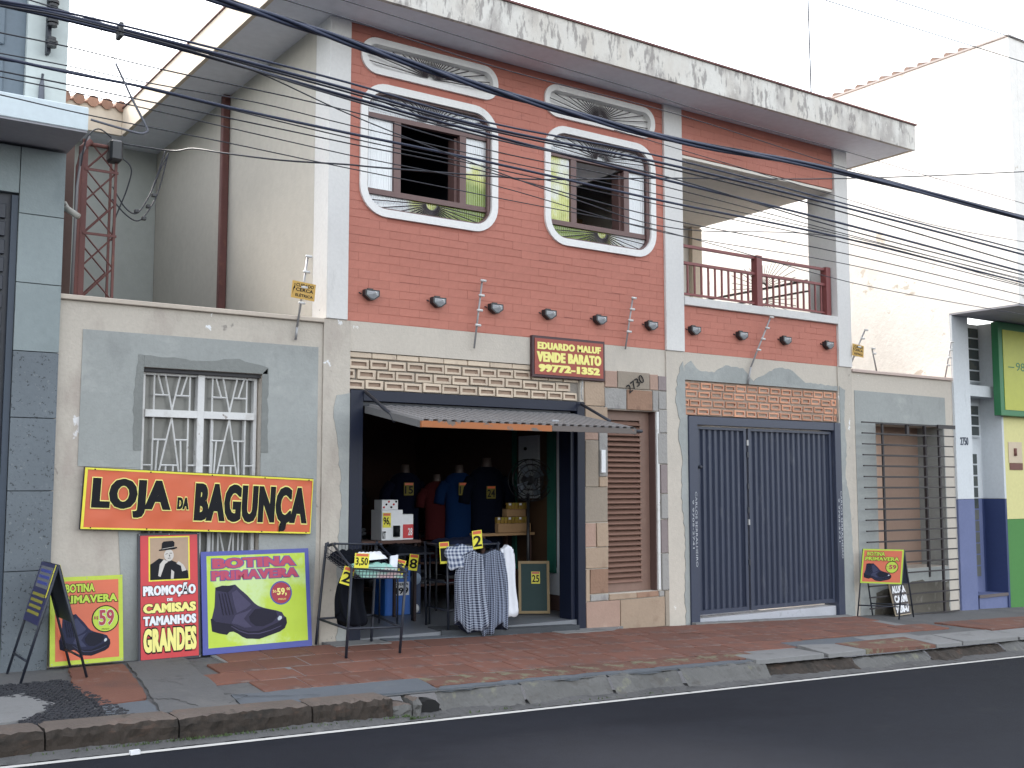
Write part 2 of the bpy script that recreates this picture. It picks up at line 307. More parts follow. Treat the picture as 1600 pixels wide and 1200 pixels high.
def wall(name, mat, parent, x0, x1, z0, z1, y0, y1, holes):
    """wall slab in the XZ plane with rectangular openings, one clean mesh"""
    xs = sorted({x0, x1} | {min(max(h[i], x0), x1) for h in holes for i in (0, 1)})
    zs = sorted({z0, z1} | {min(max(h[i], z0), z1) for h in holes for i in (2, 3)})
    def solid(i, j):
        if i < 0 or j < 0 or i >= len(xs) - 1 or j >= len(zs) - 1: return False
        cx = (xs[i] + xs[i + 1]) / 2; cz = (zs[j] + zs[j + 1]) / 2
        return not any(h[0] < cx < h[1] and h[2] < cz < h[3] for h in holes)
    bm = BM(); vc = {}
    def v(i, j, y):
        k = (i, j, y)
        if k not in vc: vc[k] = bm.verts.new((xs[i], y, zs[j]))
        return vc[k]
    for i in range(len(xs) - 1):
        for j in range(len(zs) - 1):
            if not solid(i, j): continue
            bm.faces.new((v(i, j, y0), v(i + 1, j, y0), v(i + 1, j + 1, y0), v(i, j + 1, y0)))
            bm.faces.new((v(i, j, y1), v(i, j + 1, y1), v(i + 1, j + 1, y1), v(i + 1, j, y1)))
            if not solid(i - 1, j): bm.faces.new((v(i, j, y0), v(i, j + 1, y0), v(i, j + 1, y1), v(i, j, y1)))
            if not solid(i + 1, j): bm.faces.new((v(i + 1, j, y0), v(i + 1, j, y1), v(i + 1, j + 1, y1), v(i + 1, j + 1, y0)))
            if not solid(i, j - 1): bm.faces.new((v(i, j, y0), v(i, j, y1), v(i + 1, j, y1), v(i + 1, j, y0)))
            if not solid(i, j + 1): bm.faces.new((v(i, j + 1, y0), v(i + 1, j + 1, y0), v(i + 1, j + 1, y1), v(i, j + 1, y1)))
    return mk(name, bm, mat, parent)
def jag(pts, amp, step=.05, seed=1):
    """roughen a polygon outline"""
    rr = random.Random(seed); out = []; n = len(pts)
    for i in range(n):
        a = Vector(pts[i]); b = Vector(pts[(i + 1) % n]); d = b - a; k = max(1, int(d.length / step)); nv = Vector((-d.y, d.x)).normalized() if d.length else d
        for j in range(k): out.append(tuple(a + d * (j / k) + nv * rr.uniform(-amp, amp)))
    return out
SPC = 0
def rawtext(s, off):
    cu = bpy.data.curves.new('t', 'FONT'); cu.body = s; cu.size = 1; cu.extrude = .5; cu.offset = off; cu.resolution_u = 3; cu.space_character = 1 + max(0, SPC) * 1.2
    o = bpy.data.objects.new('t', cu); COL.objects.link(o)
    dg = bpy.context.evaluated_depsgraph_get(); dg.update()
    me = bpy.data.meshes.new_from_object(o.evaluated_get(dg)); bpy.data.objects.remove(o); bpy.data.curves.remove(cu); return me
def text(s, mat, parent, x0, x1, z0, z1, y, bold=.03, smear=None, outline=None, ow=.03, name='lettering', tilt=0, shear=0, mtx=None, th=.002):
    """flat lettering fitted into the box x0..x1, z0..z1 on a board whose face is at y (facing -Y)"""
    global SPC
    if smear is None: smear = max(0, bold - .04) * 1.3
    bold = min(bold, .042)
    def raw(off):
        a = rawtext(s, off)
        if not smear: return a
        bm = BM(); bm.from_mesh(a); src = bm.verts[:]; fs = bm.faces[:]
        for k, dx in ((1, smear), (2, -smear)):
            r = bmesh.ops.duplicate(bm, geom=src + bm.edges[:len(bm.edges)] * 0 + fs)
            for v in [g for g in r['geom'] if isinstance(g, bmesh.types.BMVert)]: v.co.x += dx; v.co.z += (.0001 * k if v.co.z > 0 else 0)
        bm.to_mesh(a); bm.free(); return a
    SPC = bold + smear * 1.4; res = []; me = raw(bold)
    X = [v.co.x for v in me.vertices]; Z = [v.co.y for v in me.vertices]
    ax, bx_, az, bz = min(X), max(X), min(Z), max(Z)
    sx = (x1 - x0) / (bx_ - ax); sz = (z1 - z0) / (bz - az); cx, cz = (x0 + x1) / 2, (z0 + z1) / 2
    for layer in ((outline, bold + ow, 0), (mat, bold, 1)):
        if layer[0] is None: continue
        m2 = me if layer[2] else raw(layer[1])
        for v in m2.vertices:
            x = x0 + (v.co.x - ax) * sx; z = z0 + (v.co.y - az) * sz; x += shear * (z - cz)
            if tilt:
                dx, dz = x - cx, z - cz; x = cx + dx * math.cos(tilt) - dz * math.sin(tilt); z = cz + dx * math.sin(tilt) + dz * math.cos(tilt)
            fr = th * (1 + layer[2]) if outline else th
            v.co = Vector((x, (y - fr - max(v.co.z - .5, 0) * 3) if v.co.z > 0 else y + .0005, z))
        if mtx: m2.transform(mtx)
        m2.name = name; m2.materials.clear()
        res.append(link(name if layer[2] else 'lettering_outline', m2, layer[0], parent))
    return res

# ground heights: the street falls gently to the right
def base(x): return .12 if x < 4.5 else .12 - .033 * (x - 4.5)
def kerbz(x): return .06 - .028 * (x - 2.1)
def roadz(x): return -.09 - .0275 * (x - 1.36)
def gz(x, y):
    t = min(max(-y / 2.2, 0), 1); return base(x) * (1 - t) + kerbz(x) * t
KY = -2.20
# ================================================================ GROUND
def strip(name, mat, y0, y1, zf0, zf1, x0=-30, x1=60, n=60, parent=None, dz=0):
    bm = BM(); prev = None
    for i in range(n + 1):
        x = x0 + (x1 - x0) * i / n
        c = (bm.verts.new((x, y0, zf0(x) + dz)), bm.verts.new((x, y1, zf1(x) + dz)))
        if prev: bm.faces.new((prev[0], c[0], c[1], prev[1]))
        prev = c
    return mk(name, bm, mat, parent)
bm = BM(); s_ = 900
bm.faces.new([bm.verts.new(p) for p in ((-s_, -s_, -4.6), (s_, -s_, -4.6), (s_, s_, -4.6), (-s_, s_, -4.6))])
struct(mk('ground', bm, asphalt))
struct(strip('road', asphalt, -60, -2.36, roadz, roadz, -80, 160, 2))
struct(strip('road_edge_line', linep, -2.475, -2.415, roadz, roadz, -30, 60, 4, dz=.004))
crk = M('crack_dark', (.008, .008, .009), .95)
# gutter: slightly uneven concrete strip
bm = BM(); prev = None; rr = random.Random(3)
for i in range(520):
    x = -2 + 18 * i / 519
    c = [bm.verts.new((x, y, roadz(x) + dz + rr.uniform(-.004, .004))) for y, dz in ((-2.40 - rr.uniform(0, .012), .006), (-2.345, .012 + (.034 + .008 * math.sin(x * 4.1)) * (x < 4.2)), (-2.26, .022 + .03 * (x < 4.2)), (-2.15, .03))]
    if prev:
        for a in range(3): bm.faces.new((prev[a], c[a], c[a + 1], prev[a + 1]))
    prev = c
struct(mk('gutter', bm, gutterm))
sw = struct(strip('sidewalk', sidebase, KY + .06, .3, kerbz, base, -30, 60, 90, dz=-.012))

# kerb stones, one by one, rough
def rough_box(x0, x1, y0, y1, zb, zt, amp, seed, nx=None):
    rr = random.Random(seed); bm = BM(); nx = nx or max(3, int((x1 - x0) / .07))
    prof = [(y0 + .016, 0), (y0 + .004, .22), (y0 + .006, .5), (y0, .76), (y0 + .018, .97), (y0 + .06, 1.0), ((y0 + y1) / 2, 1.0), (y1, 1.0)]
    prev = None
    for i in range(nx + 1):
        x = x0 + (x1 - x0) * i / nx; e = 0.010 if i in (0, nx) else 0
        c = [bm.verts.new((x + rr.uniform(-amp, amp) * .3 * (0 < i < nx), y + rr.uniform(-amp, amp) * (k < 5) + e, zb(x) + (zt(x) - zb(x)) * f + rr.uniform(-amp, amp) * .6 * (0 < k < 6) - e * (k > 2))) for k, (y, f) in enumerate(prof)]
        if prev:
            for a in range(len(prof) - 1): bm.faces.new((prev[a], c[a], c[a + 1], prev[a + 1])).material_index = 1 if a > 3 else 0
        else: first = c
        prev = c
    bm.faces.new(first[::-1]); bm.faces.new(prev)
    return bm
kx = [-1.0, .35, 1.62, 2.46, 3.42, 4.08]
for i in range(len(kx) - 1):
    o = mk('kerb_stone', rough_box(kx[i] + .006, kx[i + 1] - .006, -2.345, -2.06, lambda x: roadz(x) - .02, lambda x: kerbz(x) + .010, .013, i + 5, nx=26), kerbm, sw); o.data.materials.append(kerbtop)
for j, (a, b, dzt) in enumerate(((4.09, 4.26, -.055), (4.27, 4.34, -.02))):
    o = mk('kerb_stone', rough_box(a, b, -2.31, -2.10, lambda x: roadz(x) - .02, lambda x: kerbz(x) + dzt, .016, j + 40), kerbg, sw); o.data.materials.append(kerbtop)
pl('drain_mouth', crk, sw, [(4.35, -.17), (4.53, -.175), (4.54, -.10), (4.50, -.065), (4.44, -.055), (4.38, -.07), (4.345, -.11)], -2.235, -2.10)
def apron(x0, x1, top, seed, mat, yk=-2.04, lump=.012):
    """broken concrete edge running down from the paving to the gutter"""
    rr = random.Random(seed); bm = BM(); n = int((x1 - x0) / .045); prev = None; ph = rr.uniform(0, 9)
    ys = [yk, -2.09, -2.13, -2.17, -2.21, -2.26, -2.31, -2.365]
    for i in range(n + 1):
        x = x0 + (x1 - x0) * i / n; c = []; brk = .5 + .5 * math.sin(x * 2.3 + ph) * math.sin(x * 5.1 + ph * 2)
        for k, y in enumerate(ys):
            t = max(0, min(1, (k - 1 - 2 * brk) / 3.2)); t = t * t * (3 - 2 * t); zt = kerbz(x) + top
            z = zt * (1 - t) + (roadz(x) + .008) * t + rr.uniform(-lump, lump) * (.25 if k in (0, 7) else 1) * (.4 + .6 * brk)
            c.append(bm.verts.new((x, y + rr.uniform(-.008, .008) * (0 < k < 7), z)))
        if prev:
            for a in range(len(ys) - 1): bm.faces.new((prev[a], c[a], c[a + 1], prev[a + 1]))
        prev = c
    return mk('kerb_apron', bm, mat, sw)
for j, (a, b, t, m) in enumerate(((4.56, 5.35, -.012, kerbg), (5.365, 6.3, -.008, kerbg), (6.31, 7.15, -.012, kerbg), (7.165, 8.3, -.008, kerbg), (8.31, 9.6, -.055, kerbm), (9.61, 10.9, -.065, kerbg), (10.91, 12.4, -.06, kerbm), (12.41, 15.5, -.05, kerbg))): apron(a, b, t, 60 + j, m)
# low weeds along the kerb foot
bm = BM(); rr = random.Random(9)
for i in range(420):
    x = rr.choice([rr.gauss(2.9, .45), rr.gauss(2.4, .3), rr.gauss(4.2, .1), rr.uniform(1.5, 7)]); y = -2.358 + rr.uniform(-.02, .008); z = roadz(x) + .014 + (.022 if x < 4.2 else 0)
    a = rr.uniform(0, 6.28); h = rr.uniform(.006, .024); w = .007
    p = Vector((x, y, z)); d = Vector((math.cos(a) * w, math.sin(a) * w, 0)); u = Vector((rr.uniform(-.01, .01), rr.uniform(-.01, .01), h))
    bm.faces.new([bm.verts.new(q) for q in (p - d, p + d, p + u + d * .3)])
o = mk('weeds', bm, greenleaf); stuff(o); tag(o, 'sparse low green weeds growing along the foot of the old kerb', 'weeds')

def slabpiece(name, mat, x0, x1, y0, y1, t=.012, amp=.0, skew=0, parent=None, seed=0, dz=0):
    """one paving piece lying on the falling sidewalk"""
    rr = random.Random(seed); bm = BM()
    cs = [(x0 + skew * y0, y0), (x1 + skew * y0, y0), (x1 + skew * y1, y1), (x0 + skew * y1, y1)]
    cx = sum(c[0] for c in cs) / 4; cy = sum(c[1] for c in cs) / 4
    j = [rr.uniform(-amp, amp) for _ in range(4)]
    P = [(x - cx, y - cy, gz(x, y) - .03) for x, y in cs] + [(x - cx, y - cy, gz(x, y) + t - .012 + dz + j[k]) for k, (x, y) in enumerate(cs)]
    hexa(bm, P)
    bmesh.ops.bevel(bm, geom=[e for e in bm.edges if all(v.co.z > gz(v.co.x + cx, v.co.y + cy) - .012 for v in e.verts)], offset=.004, segments=1, affect='EDGES')
    return mk(name, bm, mat, parent or sw, loc=(cx, cy, 0))
def groundpoly(name, mat, pts, t, parent=None, seed=1, amp=.012, top=False):
    P = jag(pts, amp, .09, seed); bm = BM()
    a = [bm.verts.new((x, y, gz(x, y) + t)) for x, y in P]; b = [bm.verts.new((x, y, gz(x, y) - .03)) for x, y in P]
    f = bm.faces.new(a)
    for i in range(len(P)): bm.faces.new((a[i], b[i], b[(i + 1) % len(P)], a[(i + 1) % len(P)]))
    f.normal_update(); bmesh.ops.triangulate(bm, faces=[f], ngon_method='EAR_CLIP'); return mk(name, bm, mat, None if top else (parent or sw))
rr = random.Random(21)
def gap(): return rr.choice([.0015, .002, .003, .005, .008])
# main field of red pavers: rows of 0.40 m from the facade to the kerb
for xa_, xb_ in ((3.45, 4.5), (4.5, 7.0), (7.0, 9.3)): groundpoly('mortar_bed', patchl, [(xa_, -.14), (xb_, -.14), (xb_, -1.71), (xa_, -1.71)], -.006, seed=77, amp=.0)
groundpoly('mortar_bed', patchl, [(9.3, -.14), (12.3, -.14), (12.3, -1.30), (9.3, -1.30)], -.006, seed=77, amp=.0)
rows = [(-.52, -.13), (-.92, -.53), (-1.31, -.93), (-1.70, -1.32)]
cnt = 0
for ri, (ya, yb) in enumerate(rows):
    x = [3.50, 3.30, 3.10, 3.40][ri]
    xe = [11.9, 12.1, 12.3, 9.3][ri]
    while x < xe:
        w = .40 if x < 9 else rr.choice([.8, .8, .4])
        if not (ri == 3 and x < 4.2 and False):
            g = gap(); slabpiece('paver', paver, x + g, x + w - g, ya + g, yb - g, .0115 + rr.uniform(-.0012, .0012), .001, 0.05, seed=cnt); cnt += 1
        x += w
# kerb row, mossy tiles then pale slabs
x = 4.72
while x < 8.3:
    w = rr.choice([.36, .40, .44]); g = gap()
    slabpiece('mossy_paver', pavermoss, x + g, x + w - g, -2.02 + g, -1.72 - g, .014, .003, 0.05, seed=cnt); cnt += 1; x += w
for a, b, m, t in ((8.35, 9.35, patchl, .02), (9.42, 10.02, patchl, .03), (10.03, 11.25, pavermoss, .028), (11.27, 11.75, patchl, .03), (11.78, 12.9, patchl, .035), (12.95, 14.6, patchl, .03)):
    slabpiece('kerb_slab', m, a, b, -2.16, -1.72, t, .012, 0.08, seed=cnt); cnt += 1
for a, b, m in ((9.4, 10.6, patchc), (10.62, 11.6, patchl)):
    slabpiece('cement_patch', m, a, b, -1.70, -1.45, .016, .004, .05, seed=cnt); cnt += 1
groundpoly('cement_patch', patchc, [(3.05, -1.72), (4.66, -1.72), (4.60, -2.11), (3.0, -2.11)], -.002, seed=2)
groundpoly('cement_patch', patchc, [(4.66, -2.03), (8.3, -2.03), (8.3, -2.12), (4.62, -2.12)], -.003, seed=3, amp=.02)
groundpoly('cement_patch', sidebase, [(2.72, -.16), (3.20, -.16), (3.02, -1.70), (2.98, -2.1), (2.42, -2.1), (2.55, -1.35)], .004, seed=4)
groundpoly('cement_patch', patchc, [(2.12, -1.72), (2.44, -1.66), (2.42, -2.1), (2.05, -2.1)], .001, seed=5)
groundpoly('red_patch', paver, [(2.25, -.20), (2.68, -.20), (2.52, -1.35), (2.45, -1.62), (2.12, -1.68), (2.10, -1.0)], .002, seed=6)
groundpoly('red_patch', paver, [(12.9, -.9), (16.5, -.9), (16.5, -1.5), (13.1, -1.6)], .001, seed=7)
groundpoly('cement_patch', patchl, [(1.15, -1.15), (1.72, -1.05), (1.86, -1.5), (1.6, -1.95), (.9, -2.08)], .003, seed=8, amp=.03)
# white lime-washed mortar feet at the doors
groundpoly('mortar_apron', patchl, [(9.36, -.05), (12.2, -.05), (12.2, -.16), (9.36, -.14)], .012, seed=9)
groundpoly('mortar_apron', patchl, [(7.2, -.02), (8.3, -.02), (8.0, -.22), (7.3, -.26)], .006, seed=10)
groundpoly('mortar_apron', patchl, [(4.56, -.04), (5.15, -.04), (5.2, -.24), (4.6, -.28)], .006, seed=11)
groundpoly('mortar_apron', patchc, [(5.2, .0), (7.2, .0), (7.2, -.12), (5.2, -.14)], .004, seed=12)
def crack(pts, w, seed):
    rr = random.Random(seed); P = []
    for a, b in zip(pts, pts[1:]):
        for j in range(8): t = j / 8; P.append((a[0] + (b[0] - a[0]) * t + rr.uniform(-.018, .018), a[1] + (b[1] - a[1]) * t + rr.uniform(-.018, .018)))
    bm = BM(); prev = None
    for i, (x, y) in enumerate(P):
        ww = w * rr.uniform(.3, 1.2); c = (bm.verts.new((x - ww * .5, y - ww, gz(x, y) + .0065)), bm.verts.new((x + ww * .5, y + ww, gz(x, y) + .0065)))
        if prev: bm.faces.new((prev[0], prev[1], c[1], c[0]))
        prev = c
    mk('crack', bm, crk, sw)
crack([(2.44, -1.62), (2.62, -1.72), (2.72, -2.04)], .006, 1); crack([(3.0, -1.68), (3.12, -1.82), (2.9, -2.02)], .006, 2); crack([(3.12, -1.84), (3.7, -2.02)], .004, 3)
crack([(8.6, -.62), (8.95, -.70), (9.05, -.78)], .008, 4); crack([(2.75, -1.0), (2.85, -1.3)], .003, 5); crack([(6.0, -.75), (6.4, -.8)], .004, 6); crack([(10.2, -.6), (10.5, -.66)], .006, 7)
# black mosaic stones on the left: the larger area as single stones
rr = random.Random(5); k = 0; bmS = BM()
for i in range(64):
    for j in range(44):
        x = 1.20 + i * .032 + (j % 2) * .016 + rr.uniform(-.004, .004); y = -2.08 + j * .033 + rr.uniform(-.004, .004)
        if x < 1.55 and y < -1.0 or x > 2.16 + (y + 1.2) * -.10 or y > -.55 or (x - 1.5) ** 2 * 2.2 + (y + 1.5) ** 2 < .16: continue
        if rr.random() < .06: continue
        s = .0145; a = [rr.uniform(.8, 1.08) * s for _ in range(4)]; t = rr.uniform(-.004, .004) + .004
        P = [(-a[0], -a[1]), (a[1], -a[2]), (a[2], a[3]), (-a[3], a[0])]
        hexa(bmS, [(x + u, y + v, gz(x, y) - .02) for u, v in P] + [(x + u * .86, y + v * .86, gz(x, y) + t) for u, v in P])
o = mk('mosaic_stones', bmS, mosaic, sw); stuff(o)
# small litter
tag(bx('litter_scrap', P_wht, None, 2.10, 2.16, -2.50, -2.46, roadz(2.1) + .005, roadz(2.1) + .03), 'tiny crumpled white scrap lying beside the road edge line', 'litter')

# ================================================================ THE TWO-STOREY HOUSE
house = thing('two_storey_house', 'red brick and beige two storey shop house with wide white eaves', 'house', (4.54, 0, 0))
H = house
ZS = 6.27; ZT = 6.62
holesU = [(4.98, 6.51, 4.38, 5.625), (7.29, 8.82, 4.38, 5.625), (4.97, 6.52, 5.845, 6.105), (7.28, 8.83, 5.845, 6.105)]
wall('upper_wall', redmortar, H, 4.79, 9.03, 3.22, ZS, 0, .22, holesU)
wall('lower_wall', beige, H, 4.79, 9.03, -.3, 3.22, -.0025, .25, [(4.83, 7.77, -.4, 2.54), (4.79, 7.72, 2.54, 2.92), (8.11, 8.87, .37, 2.47)])
bx('block_backing', mortar_g, H, 4.79, 7.72, .035, .2, 2.543, 2.917)
wall('lower_wall', beige, H, 9.33, 12.22, -.4, 3.22, -.0025, .25, [(9.36, 12.2, -.5, 2.45), (9.33, 12.22, 2.45, 2.88)])
bx('block_backing', mortar_o, H, 9.335, 12.215, .02, .2, 2.453, 2.877)
wall('parapet_wall', redmortar, H, 9.33, 12.22, 3.22, 3.80, 0, .2, [])
wall('beam', redmortar, H, 9.33, 12.22, 5.70, ZS, 0, .22, [])
bx('beam_soffit', ceil_m, H, 9.33, 12.22, .012, 2.9, 5.66, 5.695)
bx('sill', whitep, H, 9.335, 12.215, -.045, .25, 3.80, 3.905, .006)
# pillars
bx('pillar', whitep, H, 4.56, 4.79, -.035, .3, 3.22, ZS - .002, .004)
bx('pillar', whitep, H, 9.03, 9.33, -.035, .3, 3.22, ZS - .002, .004)
bx('pillar', whitep, H, 12.22, 12.50, -.035, .45, 3.22, ZS - .002, .004)
bx('pillar_base', flaky, H, 4.545, 4.83, -.02, .3, -.3, 3.217)
bx('pillar_base', beige, H, 9.03, 9.325, -.02, .3, -.3, 3.217)
bx('pillar_base', flaky, H, 12.20, 12.49, -.02, .3, -.5, 3.217)
# side, rear and roof
wall('side_wall', sidewall, H, 0, 1, 0, 1, 0, 1, []) if False else bx('side_wall', sidewall, H, 4.56, 4.76, .302, 10, 0, ZS - .001)
bx('far_side_wall', sidewall, H, 12.30, 12.5, 2.9, 10, 0, ZS - .001)
bx('balcony_rear_wall', ceil_m, H, 9.36, 12.05, 2.68, 2.9, 3.8, 5.655)
bx('balcony_corner_post', fasciaL, H, 12.052, 12.26, 2.6, 2.88, 3.8, 5.655)
bx('balcony_side_wall', ceil_m, H, 9.1, 9.36, .3, 2.9, 3.6, 5.655)
bx('balcony_floor', intfloor, H, 9.36, 12.48, .252, 2.9, 3.7, 3.80)
bx('upper_floor_slab', intdark, H, 4.76, 9.1, .26, 9.8, 3.05, 3.20)
bx('rear_wing_wall', rearwall, H, -1.0, 4.555, 5.6, 5.8, 0, ZS - .002)
so = bx('eave_soffit', soffit_m, H, 3.96, 13.16, -.60, 9.9, ZS, ZS + .06)
bx('rear_wing_soffit', soffit_m, H, -1, 3.955, 5.1, 5.8, ZS, ZS + .06)
bx('fascia', fascia_m, H, 3.91, 13.22, -.65, -.602, ZS - .004, ZT)
bx('side_fascia', fasciaL, H, 3.908, 3.955, -.60, 5.03, ZS - .004, ZT)
bx('rear_wing_fascia', fasciaL, H, -1, 3.905, 5.03, 5.08, ZS - .004, ZT)
bx('side_fascia', fasciaL, H, 13.17, 13.222, -.60, 9.9, ZS - .004, ZT)
bx('eave_capping', rustbrown, H, 3.89, 13.24, -.67, 10.0, ZT + .001, ZT + .022)
bx('rear_wing_roof', tile_m, H, -1, 3.88, 5.02, 9, ZT + .001, ZT + .02)
for k in range(12):
    bm = BM(); x = 1.9 + k * .18
    tube(bm, [(x, 4.98, ZT + .03), (x, 5.4, ZT + .10)], .075, 10); mk('roof_tile', bm, tile_m, H)
bx('roof_deck', tile_m, H, 4.3, 12.9, -.2, 9.7, ZT + .023, ZT + .05)
# painted bricks in relief
ringsU = [(4.91, 6.58, 4.31, 5.695, .30), (7.22, 8.89, 4.31, 5.695, .30), (4.91, 6.58, 5.785, 6.165, .18), (7.22, 8.89, 5.785, 6.165, .18)]
def excl(z0, z1):
    out = []
    for (a, b, c, d, r) in ringsU:
        if z1 <= c + .015 or z0 >= d - .015: continue
        zm = min(max((z0 + z1) / 2, c), d); dz = 0
        if zm < c + r: dz = c + r - zm
        elif zm > d - r: dz = zm - (d - r)
        dx = r - math.sqrt(max(r * r - dz * dz, 0)); out.append((a + dx + .03, b - dx - .03))
    return sorted(out)
PITCH = .0875; BL = .235
brickdefs = []
def brick_rows(x0, x1, z0, z1, ex, prio):
    n = round((z1 - z0) / PITCH); p = (z1 - z0) / n
    for r in range(n):
        za = z0 + r * p; zb = za + p; segs = []; cur = x0
        for a, b in (excl(za, zb) if ex else []):
            if a > cur: segs.append((cur, a))
            cur = max(cur, b)
        if cur < x1: segs.append((cur, x1))
        off = (r % 2) * BL / 2
        for a, b in segs:
            e = x0 - off
            while e < b:
                u, v = max(e, a), min(e + BL, b)
                if v - u > .02: brickdefs.append((u, v, za, zb, prio))
                e += BL
brick_rows(4.795, 9.025, 3.223, ZS - .003, True, 0)
brick_rows(9.335, 12.215, 3.223, 3.797, False, 0)
brick_rows(9.335, 12.215, 5.703, ZS - .003, False, 0)
brickdefs.sort(key=lambda b: (b[2] > 4.3 or b[0] > 9.1, b[0] * .35 + b[2]))
rr = random.Random(77); bmR = BM(); cache = {}
for i, (u, v, za, zb, _) in enumerate(brickdefs):
    g = rr.choice([.0008, .0015, .003, .008]); gx = .0007; d = .0030 + rr.uniform(-.0012, .0012)
    if i < 300:
        key = (round(v - u, 3), round(zb - za, 3), rr.randrange(6))
        if key not in cache:
            bm = BM(); box(bm, gx, v - u - gx, -d, .0005, g, zb - za - g * .6); bmesh.ops.recalc_face_normals(bm, faces=bm.faces)
            me = bpy.data.meshes.new('brick'); bm.to_mesh(me); bm.free(); cache[key] = me
        link('brick', cache[key], redp, H, loc=(u, 0, za))
    else: box(bmR, u + gx, v - gx, -d, .0005, za + g, zb - g * .6)
stuff(mk('painted_bricks', bmR, redp, H))
# hollow blocks above the shop and above the garage
def hollow(w, h, d, fr, mat_a, mat_b, parent, x, z, y, seed):
    bm = BM(); r2 = random.Random(seed); j = lambda: r2.uniform(-.004, .004)
    A = [(0 + j(), 0 + j()), (w + j(), 0 + j()), (w + j(), h + j()), (0 + j(), h + j())]
    fx = fr + r2.uniform(-.004, .006); fz = h * .27
    B = [(fx, fz), (w - fx, fz), (w - fx, h - fz), (fx, h - fz)]
    L = [[bm.verts.new((px, yy, pz)) for px, pz in P] for P, yy in ((A, .05), (A, 0), (B, 0), ([(a * .98 + .002, b) for a, b in B], d))]
    for a, b in ((0, 1), (1, 2), (2, 3)):
        for i in range(4): f = bm.faces.new((L[a][i], L[a][(i + 1) % 4], L[b][(i + 1) % 4], L[b][i])); f.material_index = 0 if b < 3 else 1
    f = bm.faces.new(L[3]); f.material_index = 1
    me = bpy.data.meshes.new('hollow_block'); bmesh.ops.recalc_face_normals(bm, faces=bm.faces); bm.to_mesh(me); bm.free()
    me.materials.append(mat_a); me.materials.append(mat_b)
    return link('hollow_block', me, None, parent, loc=(x, y, z))
rr = random.Random(4)
for r in range(3):
    x = 4.80 + [.0, -.10, .03][r]; z = 2.55 + r * .103
    while x < 7.70:
        w = rr.uniform(.205, .228)
        if x >= 4.79 and x + w < 7.72:
            hollow(w - .012, .088 + rr.uniform(-.004, .004), .024, .024, blockc, blockc2, H, x, z + rr.uniform(-.004, .004), .004 + rr.uniform(-.004, .006), int(x * 1000))
        elif x < 4.79: hollow(.10, .088, .024, .02, blockc, blockc2, H, 4.793, z, .004, int(x * 1000 + 5))
        x += w + .007
x = 4.80
while x < 7.6:
    w = rr.uniform(.24, .29); bx('flat_block', blockc, H, x, min(x + w, 7.715), .006 + rr.uniform(0, .006), .05, 2.862, 2.913, .004); x += w + .008
for r in range(4):
    x = 9.345 + [.01, -.0, .03, -.0][r] + (r % 2) * .09; z = 2.462 + r * .105
    if r % 2: hollow(.08, .078, .03, .016, blocko, blocko2, H, 9.34, z, .006, r)
    while x < 12.16:
        w = min(rr.uniform(.188, .208), 12.205 - x)
        hollow(w - .018, .078 + rr.uniform(-.004, .004), .034, .018, blocko, blocko2, H, x, z + rr.uniform(-.004, .004), .006 + rr.uniform(-.004, .005), int(x * 999 + r)); x += w + .010
# irregular cement render around the new openings
def edgepatch(name, mat, parent, line, back, y0, y1, amp=.012, step=.05, seed=1):
    """patch whose visible edge (line) is ragged and whose other corners (back) are clean"""
    rr = random.Random(seed); out = []
    for i in range(len(line) - 1):
        a = Vector(line[i]); b = Vector(line[i + 1]); d = b - a; k = max(1, int(d.length / step)); nv = Vector((-d.y, d.x)).normalized()
        for j in range(k): out.append(tuple(a + d * (j / k) + nv * rr.uniform(-amp, amp)))
    out.append(line[-1]); return pl(name, mat, parent, out + back, y0, y1)
edgepatch('cement_patch', cement, H, [(4.69, -.2), (4.745, .4), (4.71, .9), (4.76, 1.4), (4.72, 1.9), (4.66, 2.30), (4.69, 2.46), (4.83, 2.50)], [(4.832, -.2)], -.026, .01, seed=3)
edgepatch('cement_patch', cement, H, [(9.31, -.2), (9.28, .3), (9.30, .9), (9.25, 1.5), (9.27, 1.9), (9.20, 2.2), (9.24, 2.38), (9.17, 2.60), (9.20, 2.86), (9.25, 3.02), (9.30, 3.10)], [(9.33, 2.88), (9.335, 2.45), (9.362, 2.45), (9.362, -.2)], -.028, .012, seed=5)
edgepatch('cement_patch', cement, H, [(9.33, 3.03), (9.45, 3.12), (9.6, 3.00), (9.85, 3.00), (10.05, 3.10), (10.35, 3.08), (10.55, 2.93), (10.8, 3.05), (11.05, 3.14), (11.30, 3.10), (11.5, 2.97), (12.0, 2.95), (12.215, 2.95)], [(12.215, 2.882), (9.33, 2.882)], -.012, .002, seed=6)
edgepatch('cement_patch', cement, H, [(12.22, 2.95), (12.34, 2.90), (12.31, 2.5), (12.33, 2.1), (12.30, 1.7), (12.38, 1.4), (12.40, .9), (12.42, .2), (12.42, -.3)], [(12.198, -.3), (12.198, 2.45), (12.22, 2.45)], -.028, .012, seed=7)
